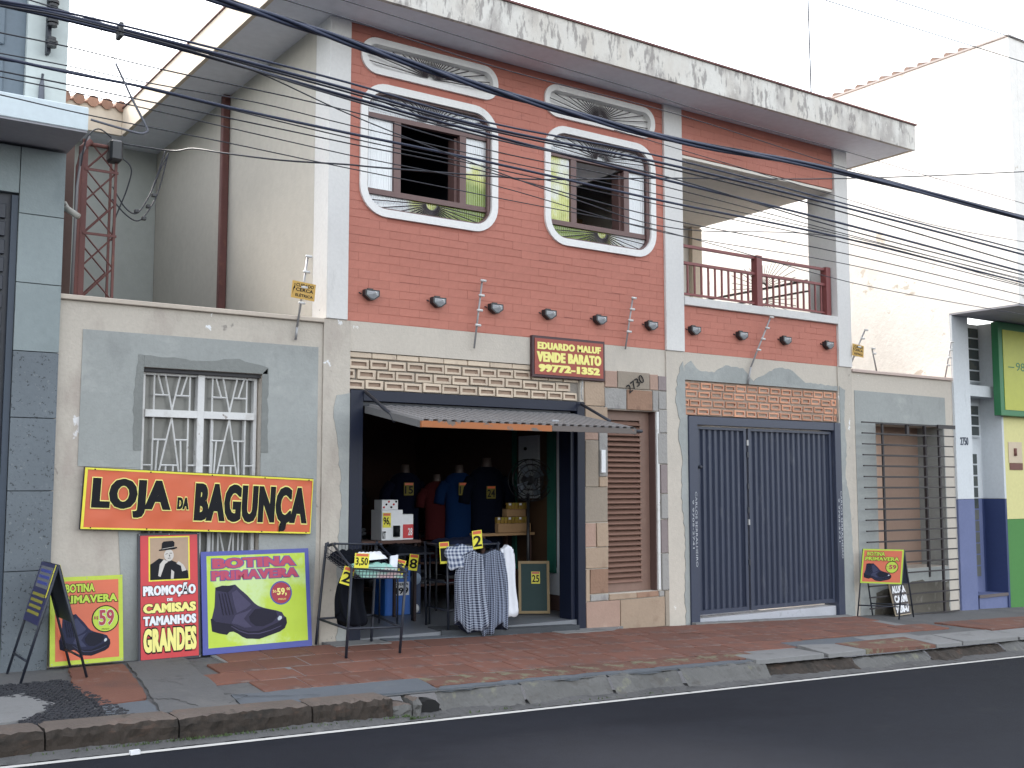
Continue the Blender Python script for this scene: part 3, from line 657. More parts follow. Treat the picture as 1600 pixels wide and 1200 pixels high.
# stone cladding round the door
SC = [(7.775, 8.065, 2.78, 2.915, 1), (7.775, 8.065, 2.50, 2.775, 0), (8.07, 8.26, 2.725, 2.92, 1), (8.265, 8.76, 2.725, 2.925, 4), (8.765, 8.895, 2.725, 2.915, 1), (8.90, 9.03, 2.725, 2.90, 5),
      (8.07, 8.40, 2.475, 2.72, 3), (8.405, 8.80, 2.475, 2.715, 2), (8.805, 8.90, 2.475, 2.72, 3), (8.905, 9.03, 2.50, 2.72, 3),
      (7.775, 8.105, 2.32, 2.495, 0), (7.775, 7.97, 2.11, 2.315, 1), (7.975, 8.105, 1.70, 2.315, 3), (7.775, 7.97, 1.58, 2.105, 4), (7.975, 8.105, 1.58, 1.695, 0), (7.775, 8.105, 1.18, 1.575, 4), (7.775, 7.93, .905, 1.175, 1), (7.935, 8.105, .905, 1.175, 0),
      (7.775, 8.105, .665, .90, 0), (7.775, 7.835, .30, .66, 0), (7.84, 8.105, .38, .66, 2), (7.84, 8.105, .30, .375, 3), (7.775, 8.27, -.03, .297, 1), (8.275, 8.96, -.05, .297, 0), (8.11, 8.52, .30, .368, 0), (8.525, 8.87, .30, .368, 2),
      (8.905, 9.03, 2.22, 2.495, 3), (8.875, 9.03, 1.85, 2.215, 3), (8.92, 9.03, 1.5, 1.845, 5), (8.92, 9.03, 1.2, 1.495, 3), (8.92, 9.03, .8, 1.195, 5), (8.92, 9.03, .37, .795, 3), (8.965, 9.03, -.05, .365, 4), (8.875, 8.96, .30, .365, 3)]
rr = random.Random(12)
for a, b, c, d, t in SC:
    g = .0025; y = -.018 - rr.uniform(0, .012); bm = BM(); box(bm, 0, b - a - 2 * g, y, .0, 0, d - c - 2 * g)
    for v in bm.verts:
        v.co.x += rr.uniform(-.003, .003); v.co.z += rr.uniform(-.003, .003)
        if v.co.y < -.01: v.co.y += rr.uniform(-.004, .004)
    bmesh.ops.bevel(bm, geom=[e for e in bm.edges if all(v.co.y < -.01 for v in e.verts)], offset=.004, segments=1, affect='EDGES')
    mk('cladding_stone', bm, stones[t], H, loc=(a + g, 0, c + g))
bx('door_edge_trim', whiteframe, H, 8.862, 8.90, -.024, .0, .38, 2.47)
# wall number on the stones, tilted
text('2730', black, H, 8.38, 8.66, 2.735, 2.835, -.036, -.01, name='number_plate', tilt=R(33), th=.008)

# rounded windows
def window(x0, x1, pl_side, pr_side):
    z0, z1 = 4.31, 5.695; xi0, xi1, zi0, zi1 = x0 + .078, x1 - .078, z0 + .078, z1 - .078
    ringm('window_surround', surround_m, H, x0, x1, z0, z1, .30, .080, -.03, .002)
    f = ringm('window', winbrown, H, xi0 - .008, xi1 + .008, zi0 - .008, zi1 + .008, .225, .030, .003, .16)
    zt, zb = 5.345, 4.605; cx = (xi0 + xi1) / 2 + .02; mA, mB = cx - .40, cx + .40
    bx('transom', winbrown, f, xi0 + .02, xi1 - .02, .03, .09, zt, zt + .05); bx('transom', winbrown, f, xi0 + .02, xi1 - .02, .03, .09, zb - .055, zb)
    for m in (mA, mB): bx('mullion', winbrown, f, m - .04, m + .04, .035, .088, zb + .001, zt - .001)
    bx('casement', winbrown, f, mB - .075, mB - .042, .09, .22, zb + .02, zt - .02)
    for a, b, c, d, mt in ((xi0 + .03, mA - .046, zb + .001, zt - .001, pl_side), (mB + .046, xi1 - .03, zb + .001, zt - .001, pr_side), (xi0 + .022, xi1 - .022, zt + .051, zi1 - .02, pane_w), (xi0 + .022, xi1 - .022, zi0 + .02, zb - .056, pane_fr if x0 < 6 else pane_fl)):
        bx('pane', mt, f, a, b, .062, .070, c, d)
    # sunburst grilles
    for top in (True, False):
        bm = BM(); zc = (zt + .06) if top else (zb - .075); s = 1 if top else -1
        for k in range(25):
            a = R(4 + 172 * k / 24); dx, dz = math.cos(a), math.sin(a) * s
            t = 9
            if dx: t = min(t, ((xi1 - .02 - cx) if dx > 0 else (cx - xi0 - .02)) / abs(dx))
            lim = (zi1 - zc - .01) if top else (zc - zi0 - .01)
            if dz: t = min(t, lim / abs(dz))
            px = cx + dx * t
            e = .19 - min(px - xi0, xi1 - px, .19)
            if e > 0 and abs(dz) * t > lim - .19: t *= .93
            tube(bm, [(cx + dx * .07, .02, zc + dz * .07), (cx + dx * t, .02, zc + dz * t)], .0062, 4)
        ar = [(cx + math.cos(R(180 * k / 8)) * .07, .018, zc + s * math.sin(R(180 * k / 8)) * .065) for k in range(9)]
        tube(bm, ar, .008, 5); mk('sunburst_grille', bm, grillem, f)
    bm = BM()
    tube(bm, [(xi1 - .03, .012, zi0 + .12), (xi1 - .03, .012, zi1 - .12)], .016, 6)
    mk('grille_bar', bm, winbrown, f)
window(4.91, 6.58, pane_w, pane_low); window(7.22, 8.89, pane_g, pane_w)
for x0 in (4.91, 7.22):
    x1 = x0 + 1.67
    ringm('vent_surround', surround_m, H, x0, x1, 5.785, 6.165, .18, .068, -.03, .05)
    v = bx('vent', surround_m, H, x0 + .06, x1 - .06, .052, .065, 5.84, 6.11)
    bm = BM(); cx = x0 + .84; zc = 5.885
    for k in range(29):
        a = R(3 + 174 * k / 28); dx, dz = math.cos(a), math.sin(a); t = min(.74 / max(abs(dx), 1e-3), .185 / max(dz, 1e-3))
        tube(bm, [(cx + dx * .05, .01, zc + dz * .05), (cx + dx * t, .01, zc + dz * t)], .0058, 4)
    tube(bm, [(cx + math.cos(R(180 * k / 8)) * .05, .008, zc + math.sin(R(180 * k / 8)) * .05) for k in range(9)], .009, 5)
    mk('sunburst_grille', bm, grillem, v)
# room behind the windows
bx('upper_room_wall', M('upper_room_blue_grey', (.20, .22, .27)), H, 4.77, 9.09, 3.2, 3.3, 3.2, ZS - .002)
bx('upper_room_ceiling', intdark, H, 4.77, 9.09, .23, 3.2, 6.1 + .1, 6.26)
bx('upper_room_partition', intdark, H, 6.85, 6.95, .23, 3.2, 3.2, 6.19)
bx('cupboard', cardb, H, 8.52, 9.05, 1.6, 2.4, 3.2, 5.15)
# drainpipe
o = bx('drainpipe', rustbrown, H, 4.47, 4.558, 2.72, 2.81, 0, ZS - .003, .01)

# balcony railing
rail = bx('balcony_railing', railm, H, 9.345, 12.205, .085, .115, 3.955, 3.98)
bx('rail', railm, rail, 9.345, 12.2, .08, .12, 4.34, 4.375); bx('rail', railm, rail, 9.345, 12.2, .08, .12, 4.555, 4.59)
bx('post', railm, rail, 10.72, 10.82, .05, .15, 3.906, 4.60); bx('post', railm, rail, 12.10, 12.19, .05, .15, 3.906, 4.60)
bx('post', railm, rail, 9.38, 9.42, .08, .12, 3.906, 4.58)
for i in range(22):
    x = 9.52 + i * .12
    if abs(x - 10.77) < .07 or x > 12.07: continue
    bx('baluster', railm, rail, x - .011, x + .011, .09, .11, 3.98, 4.34)
# side railing with sunbursts on the far edge of the balcony
sr = bx('side_railing', grillem, H, 12.19, 12.22, .47, 2.58, 4.47, 4.50)
bx('rail', grillem, sr, 12.19, 12.22, .47, 2.58, 4.32, 4.345); bx('rail', grillem, sr, 12.19, 12.22, .47, 2.58, 3.86, 3.885)
bm = BM()
for zc, s in ((4.50, 1), (4.32, -1)):
    for k in range(19):
        a = R(6 + 168 * k / 18); dy, dz = math.cos(a), math.sin(a) * s; t = min(.62 / max(abs(dy), .01), (.34 if s > 0 else .42) / max(abs(dz), .01))
        tube(bm, [(12.205, 1.3 + dy * .06, zc + dz * .06), (12.205, 1.3 + dy * t, zc + dz * t)], .005, 4)
tube(bm, [(12.205, 1.3 + math.cos(R(20 * k)) * .07, 4.5 + math.sin(R(20 * k)) * .07) for k in range(10)], .012, 5)
mk('sunburst_grille', bm, grillem, sr)

# ---- shop front
bx('shop_jamb', steelj, H, 4.835, 4.975, -.03, .22, -.05, 2.535, .004)
bx('shop_jamb', steelj, H, 7.60, 7.655, .02, .24, -.05, 2.40, .004); bx('shop_jamb', steelj, H, 7.66, 7.768, -.03, .2, -.05, 2.535, .004)
bx('shop_head', steelj, H, 4.978, 7.657, -.025, .2, 2.43, 2.537, .004)
bx('shop_head_rail', steeld, H, 4.99, 7.598, .02, .09, 2.385, 2.425)
# tilted corrugated shutter, hinged at the head and swung out like an awning
aw = thing('raised_shutter', 'corrugated grey steel shutter swung out over the shop entrance', 'shutter', (4.95, 0, 2.38))
bm = BM(); n = 26; X0a, X1a, X0b, X1b = 5.0, 7.62, 5.06, 7.66; rows_ = 4; prevrow = None
prof = []
for i in range(n):
    for fx, h in ((0, 0), (.30, 0), (.42, .034), (.88, .034)): prof.append(((i + fx) / n, h))
prof.append((1, 0))
for j in range(rows_ + 1):
    t = j / rows_; row = []
    for u, h in prof:
        xa = X0a + (X1a - X0a) * u; xb = X0b + (X1b - X0b) * u
        row.append(bm.verts.new((xa + (xb - xa) * t, -.03 - .97 * t, 2.365 - .19 * t + h)))
    if prevrow:
        for a in range(len(prof) - 1): bm.faces.new((prevrow[a], prevrow[a + 1], row[a + 1], row[a]))
    prevrow = row
mk('corrugated_sheet', bm, M('shutter_grey_paint', (.20, .195, .20), .5, .10, 4, [((.10, .09, .09), .6, (8, 2, 2), .1, .6)]), aw)
rim = M('rusty_orange_rim', (.14, .115, .10), .6, .1, 4, [((.36, .115, .03), .43, (4.5, 1, 7), .03, .95)]); rim2 = M('grey_brown_rim', (.115, .095, .088), .6, .1, 4, [((.30, .10, .03), .64, (4.5, 1, 5), .03, .8)])
bx('front_rim', rim, aw, 5.06, 6.55, -1.03, -1.0, 2.13, 2.19); bx('front_rim', rim2, aw, 6.552, 7.66, -1.03, -1.0, 2.135, 2.19)
bm = BM(); hexa(bm, [(4.99, -.03, 2.31), (5.02, -.03, 2.31), (5.075, -1.0, 2.13), (5.045, -1.0, 2.13), (4.99, -.03, 2.38), (5.02, -.03, 2.38), (5.075, -1.0, 2.195), (5.045, -1.0, 2.195)]); mk('side_rim', bm, M('grey_rim_paint', (.12, .12, .125), .6, .1, 4), aw)
bm = BM(); hexa(bm, [(7.60, -.03, 2.31), (7.63, -.03, 2.31), (7.675, -1.0, 2.13), (7.645, -1.0, 2.13), (7.60, -.03, 2.39), (7.63, -.03, 2.39), (7.675, -1.0, 2.2), (7.645, -1.0, 2.2)]); mk('side_rim', bm, steeld, aw)
tb('strut', steeld, aw, [(4.985, -.05, 2.52), (5.03, -.50, 2.27), (5.035, -.56, 2.20)], .017, 6); tb('strut', steeld, aw, [(7.70, -.05, 2.51), (7.66, -.60, 2.29)], .016, 6)
tb('lock_pin', chrome, aw, [(6.72, -.8, 2.25), (6.80, -.8, 2.25)], .016, 8); tb('corner_pin', steeld, aw, [(7.66, -1.02, 2.165), (7.74, -1.02, 2.165)], .02, 6)

# ---- brown slatted door
d = thing('slatted_door', 'narrow brown metal door with horizontal slats, set in sandstone', 'door', (8.11, .1, .37))
bx('door_frame', brown, d, 8.112, 8.87, .16, .19, .372, 2.468)
bx('stile', brown, d, 8.70, 8.845, .10, .158, .372, 2.467); bx('stile', brown, d, 8.112, 8.125, .10, .158, .372, 2.467)
bx('jamb_lining', M('dark_brown_paint', (.10, .06, .055), .5, .1, 4), d, 8.848, 8.8695, .0, .158, .372, 2.468)
bx('top_rail', brown, d, 8.126, 8.699, .10, .158, 2.36, 2.467); bx('bottom_rail', brown, d, 8.126, 8.699, .10, .158, .373, .47)
for i in range(31):
    z = .475 + i * .0607; bm = BM()
    hexa(bm, [(8.127, .075, z), (8.698, .075, z), (8.698, .14, z + .034), (8.127, .14, z + .034), (8.127, .068, z + .008), (8.698, .068, z + .008), (8.698, .133, z + .05), (8.127, .133, z + .05)])
    mk('slat', bm, browns, d)
tag(bx('intercom', P_wht, None, 7.985, 8.05, -.055, -.031, 1.74, 2.0, .004), 'small stained white intercom plate on the stones left of the brown door', 'intercom')

# ---- garage gate
g = thing('garage_gate', 'closed dark navy garage gate of ribbed steel with a wicket leaf', 'gate', (9.36, 0, 0))
bx('post', steel, g, 9.365, 9.505, -.05, .2, -.1, 2.44, .004); bx('post', steel, g, 12.07, 12.195, -.05, .2, -.22, 2.44, .004)
bx('head', steel, g, 9.506, 12.069, -.04, .2, 2.335, 2.44, .004)
def ribbed(x0, x1, z0, z1, y, n):
    bm = BM(); P = []
    for i in range(n):
        for fx, h in ((0, 0), (.34, 0), (.46, .03), (.86, .03)): P.append((x0 + (x1 - x0) * (i + fx) / n, y + h))
    P.append((x1, y)); a = [bm.verts.new((x, yy, z0)) for x, yy in P]; b = [bm.verts.new((x, yy, z1)) for x, yy in P]
    for i in range(len(P) - 1): bm.faces.new((a[i], a[i + 1], b[i + 1], b[i]))
    return bm
for x0, x1, n in ((9.52, 10.40, 8), (10.44, 12.05, 15)):
    leaf = mk('leaf', ribbed(x0 + .04, x1 - .04, .09, 2.29, .02, n), steel, g)
    bx('leaf_frame', steel, leaf, x0, x0 + .045, -.0, .07, .04, 2.32); bx('leaf_frame', steel, leaf, x1 - .045, x1, 0, .07, .04, 2.32)
    bx('leaf_frame', steel, leaf, x0 + .046, x1 - .046, .0, .07, 2.285, 2.32); bx('leaf_frame', steel, leaf, x0 + .046, x1 - .046, 0, .07, .04, .09)
for z in (.6, 1.1, 1.25, 1.55, 1.95, 2.1): bx('hinge', galv if z in (1.1, 2.1) else steeld, g, 10.405, 10.435, -.012, .02, z, z + .07)
tb('knob', steeld, g, [(9.56, .0, 1.82), (9.56, -.05, 1.82)], .02, 8)
bx('threshold', M('lime_mortar', (.40, .41, .45), .9, .15, 8, [((.2, .2, .21), .58, (8, 8, 8), .1, .6)]), g, 9.52, 12.06, .0, .2, -.3, -.005)
for x0, sgn in ((9.395, 1), (12.095, 1)):
    for s_, xx, za, zb, wd in (('CARLOS SERRALHEIRO', x0 + .052, 1.52, .62, .032), ('9 9705-2741', x0 + .004, 1.42, .84, .026)):
        mt = Matrix.Translation((xx, -.0505, za)) @ Matrix.Rotation(R(90), 4, 'Y') @ Matrix.Translation((0, 0, 0))
        text(s_, M('stencil_white', (.40, .42, .46), .7, .2, 20), g, 0, za - zb, 0, wd, 0, .0, mtx=mt, name='stencil_lettering')
# ================================================================ LEFT FORECOURT WALL
fl = thing('forecourt_wall', 'peeling beige wall with grey render patch and barred white window, left of the shop', 'wall', (2.12, 0, .1))
wall('wall', flaky, fl, 2.10, 4.543, -.3, 3.17, -.0, .2, [(2.83, 3.93, .85, 2.635)])
bx('coping', M('coping_stone', (.48, .42, .36), .9, .12, 5, [((.25, .2, .17), .62, (6, 6, 6), .06, .7)]), fl, 2.10, 4.543, -.035, .23, 3.172, 3.215, .006)
pl('cement_patch', cement, fl, jag([(2.31, 2.93), (2.305, 1.76), (2.70, 1.75), (2.72, 1.2), (2.66, .7), (2.72, -.1), (4.50, -.1), (4.505, 1.8), (4.495, 2.93)], .006, .08, 4)[:-1], -.006, -.001) if False else None
bm = BM()
for P in ([(2.31, 2.93), (2.305, 1.76), (2.83, 1.75), (2.83, 2.635), (2.83, 2.93)], [(2.83, 2.93), (2.83, 2.637), (3.93, 2.637), (3.93, 2.93)], [(3.93, 2.93), (3.93, -.1), (4.46, -.1), (4.50, 1.0), (4.495, 2.93)], [(2.70, 1.75), (2.66, 1.2), (2.70, .7), (2.62, -.1), (2.83, -.1), (2.83, 1.75)], [(2.83, .848), (2.83, -.1), (3.93, -.1), (3.93, .848)]):
    a = [bm.verts.new((x, -.007, z)) for x, z in P]; b = [bm.verts.new((x, .001, z)) for x, z in P]
    bm.faces.new(a)
    for i in range(len(P)): bm.faces.new((a[i], b[i], b[(i + 1) % len(P)], a[(i + 1) % len(P)]))
mk('cement_patch', bm, cement, fl)
for line, back, sd_ in (([(2.76, 1.9), (2.75, 2.3), (2.78, 2.74)], [(2.832, 2.74), (2.832, 1.9)], 3), ([(2.785, 2.75), (3.3, 2.72), (3.7, 2.76), (3.98, 2.70)], [(3.98, 2.638), (2.834, 2.638), (2.834, 2.74)], 4), ([(3.985, 2.70), (3.99, 2.2), (4.0, 1.9)], [(3.928, 1.9), (3.928, 2.636)], 5)):
    edgepatch('damp_band', cementd, fl, line, back, -.010, -.004, .008, .05, sd_)
win = bx('window', greyglass, fl, 2.845, 3.915, .15, .165, .86, 2.625)
bx('lintel_shadow_strip', black, win, 2.835, 3.925, .09, .14, 2.605, 2.63) if False else None
def wbar(a, b, r=.008, y=.085, bmx=None): tube(bmx, [(a[0], y, a[1]), (b[0], y, b[1])], r, 4)
for x in (2.845, 3.885): bx('frame', whiteframe, win, x, x + .03, .08, .148, .86, 2.60)
bx('mullion', whiteframe, win, 3.345, 3.405, .06, .148, .862, 2.60)
for a, b in ((2.876, 3.344), (3.406, 3.884)): bx('transom', whiteframe, win, a, b, .06, .148, 2.205, 2.27); bx('head_rail', whiteframe, win, a, b, .08, .148, 2.58, 2.60)
bx('head_shade_strip', M('window_head_dark', (.05, .05, .055), .8, .1, 5), win, 2.833, 3.927, .03, .149, 2.602, 2.633)  # dark strip standing in for the shade under the lintel
for a, b in ((2.876, 3.344), (3.406, 3.884)):
    w = b - a; U = lambda u: a + u * w
    bm = BM(); T = lambda v: 2.27 + v * .31
    for p, q in (((.17, 0), (.17, 1)), ((.86, 0), (.86, 1)), ((.38, 1), (.52, 0)), ((.66, 1), (.52, 0)), ((.24, 1), (.35, .43)), ((.80, 1), (.69, .43)), ((.17, .43), (.46, .43)), ((.59, .43), (.86, .43))):
        wbar((U(p[0]), T(p[1])), (U(q[0]), T(q[1])), bmx=bm)
    T = lambda v: 2.205 - v * 1.34
    for p, q in (((.17, 0), (.15, 1)), ((.84, 0), (.84, 1)), ((.52, 0), (.22, .5)), ((.52, 0), (.74, .5)), ((.22, .5), (.52, 1)), ((.74, .5), (.52, 1)), ((.17, .15), (.42, .15)), ((.60, .15), (.84, .15)), ((.27, .15), (.20, .6)), ((.70, .15), (.76, .6)), ((.33, .32), (.67, .32)), ((.43, .32), (.43, .7)), ((.57, .32), (.57, .7)), ((0, .32), (.16, .32)), ((.84, .32), (1, .32)), ((.30, .7), (.70, .7)), ((.35, .7), (.35, 1)), ((.65, .7), (.65, 1)), ((.25, .75), (.25, 1)), ((.75, .75), (.75, 1))):
        wbar((U(p[0]), T(p[1])), (U(q[0]), T(q[1])), bmx=bm)
    mk('window_bars', bm, whiteframe, win)
bx('casement_frame', whiteframe, win, 3.49, 3.51, .10, .148, .87, 2.20); bx('casement_frame', whiteframe, win, 3.80, 3.82, .10, .148, .87, 2.20)

# ================================================================ RIGHT FORECOURT WALL
fr = thing('forecourt_wall', 'beige wall with grey render patch behind an iron grille, right of the garage', 'wall', (12.5, 0, -.15))
wall('wall', beige, fr, 12.503, 14.845, -.6, 3.16, 0, .55, [(13.0, 14.62, .42, 2.46)])
bx('coping', M('coping_pinkish', (.50, .40, .36), .9, .12, 5), fr, 12.503, 14.845, -.035, .58, 3.162, 3.205, .006)
bm = BM()
for P in ([(12.56, 2.91), (12.57, -.4), (13.0, -.4), (13.0, 2.91)], [(13.0, 2.91), (13.0, 2.462), (14.66, 2.462), (14.66, 2.90)], [(13.0, .418), (13.0, -.5), (14.62, -.5), (14.62, .418)]):
    a = [bm.verts.new((x, -.007, z)) for x, z in P]; b = [bm.verts.new((x, .001, z)) for x, z in P]; bm.faces.new(a)
    for i in range(len(P)): bm.faces.new((a[i], b[i], b[(i + 1) % len(P)], a[(i + 1) % len(P)]))
mk('cement_patch', bm, cement, fr)
pl('damp_band', M('dark_stained_base', (.10, .09, .075), .9, .3, 4, [((.2, .19, .17), .55, (5, 5, 5), .1, .7)]), fr, jag([(12.9, .12), (12.85, -.45), (14.6, -.5), (14.6, .2), (13.8, .24)], .02, .08, 6), -.012, -.004)
bx('reveal', cement, fr, 14.605, 14.619, -.004, .444, .422, 2.458)
bx('board', peach[0], fr, 12.99, 13.78, .46, .50, .40, 2.47); bx('board', peach[1], fr, 13.785, 14.63, .445, .485, .40, 2.47)
gr = thing('iron_grille', 'dark iron grille of long horizontal bars before the boarded opening', 'grille', (12.6, -.14, 0))
ironm = M('dark_iron', (.022, .018, .022), .55, .15, 10)
for i in range(19):
    z = 2.46 - i * .1485; bx('bar', ironm, gr, 12.50 + i * .004, 14.60 + .02 * math.sin(i * 2.1), -.168, -.148, z - .009, z + .009)
    if i < 16: bx('bar', ironm, gr, 13.0, 14.18, .0, .018, z - .005 - i * .002, z + .011 - i * .002)
bx('upright', ironm, gr, 12.96, 12.99, -.146, -.122, .55, 2.47); bx('upright', ironm, gr, 14.12, 14.155, -.02, .02, .28, 2.48)
bx('upright', ironm, gr, 14.27, 14.305, -.146, -.118, -.22, 2.40); bx('top_strap', ironm, gr, 14.2, 14.62, -.19, -.17, 2.42, 2.475); bx('lock_box', ironm, gr, 13.52, 13.57, -.146, -.11, 2.30, 2.47)

# ================================================================ LEFT NEIGHBOUR
nl = thing('stone_clad_building', 'tall grey stone clad building with projecting white slab at the left', 'building', (1.9, 0, .1))
bx('core_wall', slabc, nl, -6, 2.095, .06, 6, -.3, 6.45)
for z0, z1, m in ((-.1, .90, granite), (.905, 1.55, granite), (1.555, 2.15, granite), (2.155, 2.70, granite), (2.705, 3.27, slabc), (3.275, 3.85, slabc), (3.855, 4.415, slabc)):
    bx('cladding_panel', m, nl, 1.755, 2.108 if z0 < 4 else 2.108, -.06, .055, z0 + .0008, z1 - .0008, .0015)
for x0, x1 in ((.6, 1.15), (1.155, 1.75)): bx('cladding_panel', slabc, nl, x0, x1, -.055, .055, 4.02, 4.415, .003)
bx('cladding_panel', slabc, nl, -5, .595, -.055, .055, -.2, 4.415)
dd = bx('doorway', steeld, nl, .6, 1.752, .0, .055, -.1, 4.015)
bx('door_frame', M('dark_blue_frame', (.03, .045, .07), .5, .1, 5), dd, 1.70, 1.75, -.04, -.001, -.1, 4.0)
for i in range(26): bx('slat', steeld, dd, .62, 1.66, -.03, -.001, .05 + i * .15, .17 + i * .15, .004)
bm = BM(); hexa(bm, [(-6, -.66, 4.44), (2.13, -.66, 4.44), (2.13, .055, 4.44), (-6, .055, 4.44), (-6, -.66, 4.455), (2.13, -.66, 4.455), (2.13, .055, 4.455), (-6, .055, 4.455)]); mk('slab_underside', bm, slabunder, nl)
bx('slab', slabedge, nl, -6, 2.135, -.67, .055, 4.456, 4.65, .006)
bx('upper_wall', palewall, nl, 1.765, 2.09, -.05, .055, 4.652, 6.5); bx('upper_wall', palewall, nl, -6, .9, -.05, .055, 4.652, 6.5); bx('upper_wall', palewall, nl, .9, 1.765, -.05, .055, 6.3, 6.5)
sh = bx('shutter', shutterm, nl, .9, 1.763, .02, .054, 4.66, 6.295)
for z in (4.75, 5.28, 5.82): bx('shutter_panel', shutterm, sh, 1.0, 1.60, -.002, .018, z, z + .42, .01)
tag(tb('bracket', M('bracket_grey', (.12, .13, .16), .6, .1, 8), None, [(1.885, -.09, 4.66), (1.885, -.09, 4.96), (1.89, -.085, 5.06)], .032, 8, .012), 'grey pointed bracket fixed low on the pale upper wall at left', 'bracket')
ins = thing('insulator_rack', 'dark bolted insulator rack on the pale upper wall, holding the cable bundle', 'insulator', (1.93, -.1, 5.25))
bx('back_strap', steeld, ins, 1.905, 1.935, -.14, -.055, 5.24, 5.95)
for z in (5.28, 5.46, 5.63, 5.80):
    bm = BM()
    for dz, r in ((0, .04), (.03, .05), (.06, .035)): tube(bm, [(1.93, -.19, z + dz - .01), (1.93, -.19, z + dz + .012)], r, 10)
    mk('spool', bm, lamp_k, ins)
cmr = thing('security_camera', 'small white security camera on the side of the stone clad building', 'camera', (2.13, .1, 3.95))
tb('arm', M('aged_camera_white', (.34, .33, .30), .6), cmr, [(2.10, .1, 4.02), (2.15, .1, 4.03), (2.18, .08, 3.97)], .014, 8); tb('camera_body', M('aged_camera_white', (.34, .33, .30)), cmr, [(2.15, .08, 3.98), (2.24, .0, 3.90)], .028, 10)
# things in the gap between the buildings
tag(bx('brown_post', M('brown_timber', (.12, .075, .065), .8, .2, 6), None, 2.36, 2.46, 1.2, 1.3, 0, 4.9), 'tall dull brown post in the gap beside the lattice mast', 'post')
tag(bx('side_gate', M('dark_brown_gate', (.05, .035, .035), .7, .2, 6), None, 2.11, 2.34, 1.5, 1.6, 0, 4.35), 'dark brown gate far back in the gap between the buildings', 'gate')
# lattice mast
tr = thing('lattice_mast', 'rusty red lattice service mast rising behind the left wall', 'mast', (2.55, .75, .1))
for x, y, w in ((2.42, .62, .05), (2.70, .62, .022), (2.44, .88, .02), (2.72, .88, .02)):
    bx('leg', rustbrown, tr, x - w / 2, x + w / 2, y - .012, y + .012, .1, 4.78)
bm = BM(); z = .3; i = 0
while z < 4.6:
    a, b = ((2.43, 2.70) if i % 2 else (2.70, 2.43))
    for q in ([(a, .62, z), (b, .62, z + .30)], [(b, .88, z), (a, .88, z + .30)], [(b, .615, z), (a, .615, z + .30)]): tb('lattice_bar', rustbrown, tr, q, .008, 4)
    if i % 2 == 0: bx('cross_bar', rustbrown, tr, 2.42, 2.72, .60, .612, z - .012, z + .012)
    z += .30; i += 1
bm.free()
tb('conduit', rustbrown, tr, [(2.36, .58, .2), (2.36, .58, 4.5), (2.38, .58, 4.68), (2.46, .58, 4.76)], .028, 8); tb('conduit', M('grey_conduit', (.2, .19, .2), .6, .15, 8), tr, [(2.33, .55, 3.2), (2.345, .55, 4.3), (2.37, .56, 4.6), (2.44, .58, 4.80)], .014, 6)
bx('junction_box', lamp_k, tr, 2.62, 2.74, .52, .68, 4.60, 4.80, .02); tb('mast_cap', rustbrown, tr, [(2.40, .62, 4.74), (2.72, .62, 4.74)], .02, 6)
# bent conduit hook hanging from the wires
hk = tb('bent_conduit', M('grey_rod', (.10, .105, .13), .6, .1, 8), None, smoothpts([(1.94, -2.2, 4.48), (2.06, -2.2, 4.25), (2.165, -2.2, 4.065), (2.155, -2.2, 4.035), (2.11, -2.2, 4.02), (1.96, -2.2, 4.035), (1.79, -2.2, 4.055)], 5), .008, 6)
tag(hk, 'bent grey conduit end hanging from a thin wire in front of the left eave', 'conduit')
tag(tb('hanging_wire', cable_k, None, smoothpts([(1.62, -2.2, 5.0), (1.70, -2.2, 4.87), (1.79, -2.2, 4.76), (1.82, -2.2, 4.72), (1.945, -2.2, 4.475)], 4), .0035, 5), 'thin wire slanting down to the bent conduit at upper left', 'wire')
tag(bx('cable_clamp', lamp_k, None, 1.945, 1.975, -2.25, -2.15, 4.66, 4.765, .006), 'dark clamp on the cable bundle near the upper left', 'clamp')

# ================================================================ RIGHT NEIGHBOUR
nr = thing('white_neighbour_building', 'tall sunlit white building with overhanging upper floor at the right', 'building', (14.86, 0, -.2))
bx('side_wall', nwhite, nr, 14.86, 15.06, .0, 14, -.6, 8.15)
bx('upper_side_wall', nwhite, nr, 14.86, 15.06, -1.12, -.002, 4.19, 8.15)
bx('upper_front_wall', nwhite, nr, 15.062, 26, -1.12, -.92, 4.19, 8.15)
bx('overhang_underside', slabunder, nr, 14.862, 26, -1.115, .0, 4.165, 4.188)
bx('wall_capping', M('capping_grey', (.35, .31, .29), .8, .1, 5), nr, 14.84, 15.09, -1.14, 14, 8.152, 8.18); bx('wall_capping', M('capping_grey', (.35, .31, .29)), nr, 15.092, 26, -1.14, -.9, 8.152, 8.18)
bx('roof', tile_m, nr, 15.092, 26, -.9, 13, 7.9, 8.0)
for k in range(17):
    y = -.2 + k * .24; bm = BM(); r_ = .055
    tube(bm, [(15.10, y, 8.29), (15.50, y, 8.39)], r_, 8); mk('roof_tile', bm, M('pale_old_tile', (.24, .17, .14), .9, .2, 6), nr)
bx('roof_verge', M('pale_verge', (.45, .40, .36), .9), nr, 15.12, 15.5, -.3, 4.3, 8.18, 8.27)
bx('pilaster', npil, nr, 14.862, 15.28, -.035, .35, 1.392, 4.163, .004); bx('pilaster_base', nblue, nr, 14.862, 15.28, -.036, .35, -.6, 1.388, .004)
bx('recess_wall', npil, nr, 15.282, 16.15, .36, .5, 1.392, 4.163); bx('recess_base', nblued, nr, 15.282, 16.15, .355, .5, -.6, 1.388)
bx('reveal_wall', npil, nr, 16.15, 16.20, .0, .5, 1.392, 4.163); bx('reveal_base', nblued, nr, 16.15, 16.20, .0, .5, -.6, 1.388)
bx('cross_slab', npil, nr, 15.282, 16.148, .06, .355, 2.97, 3.14)
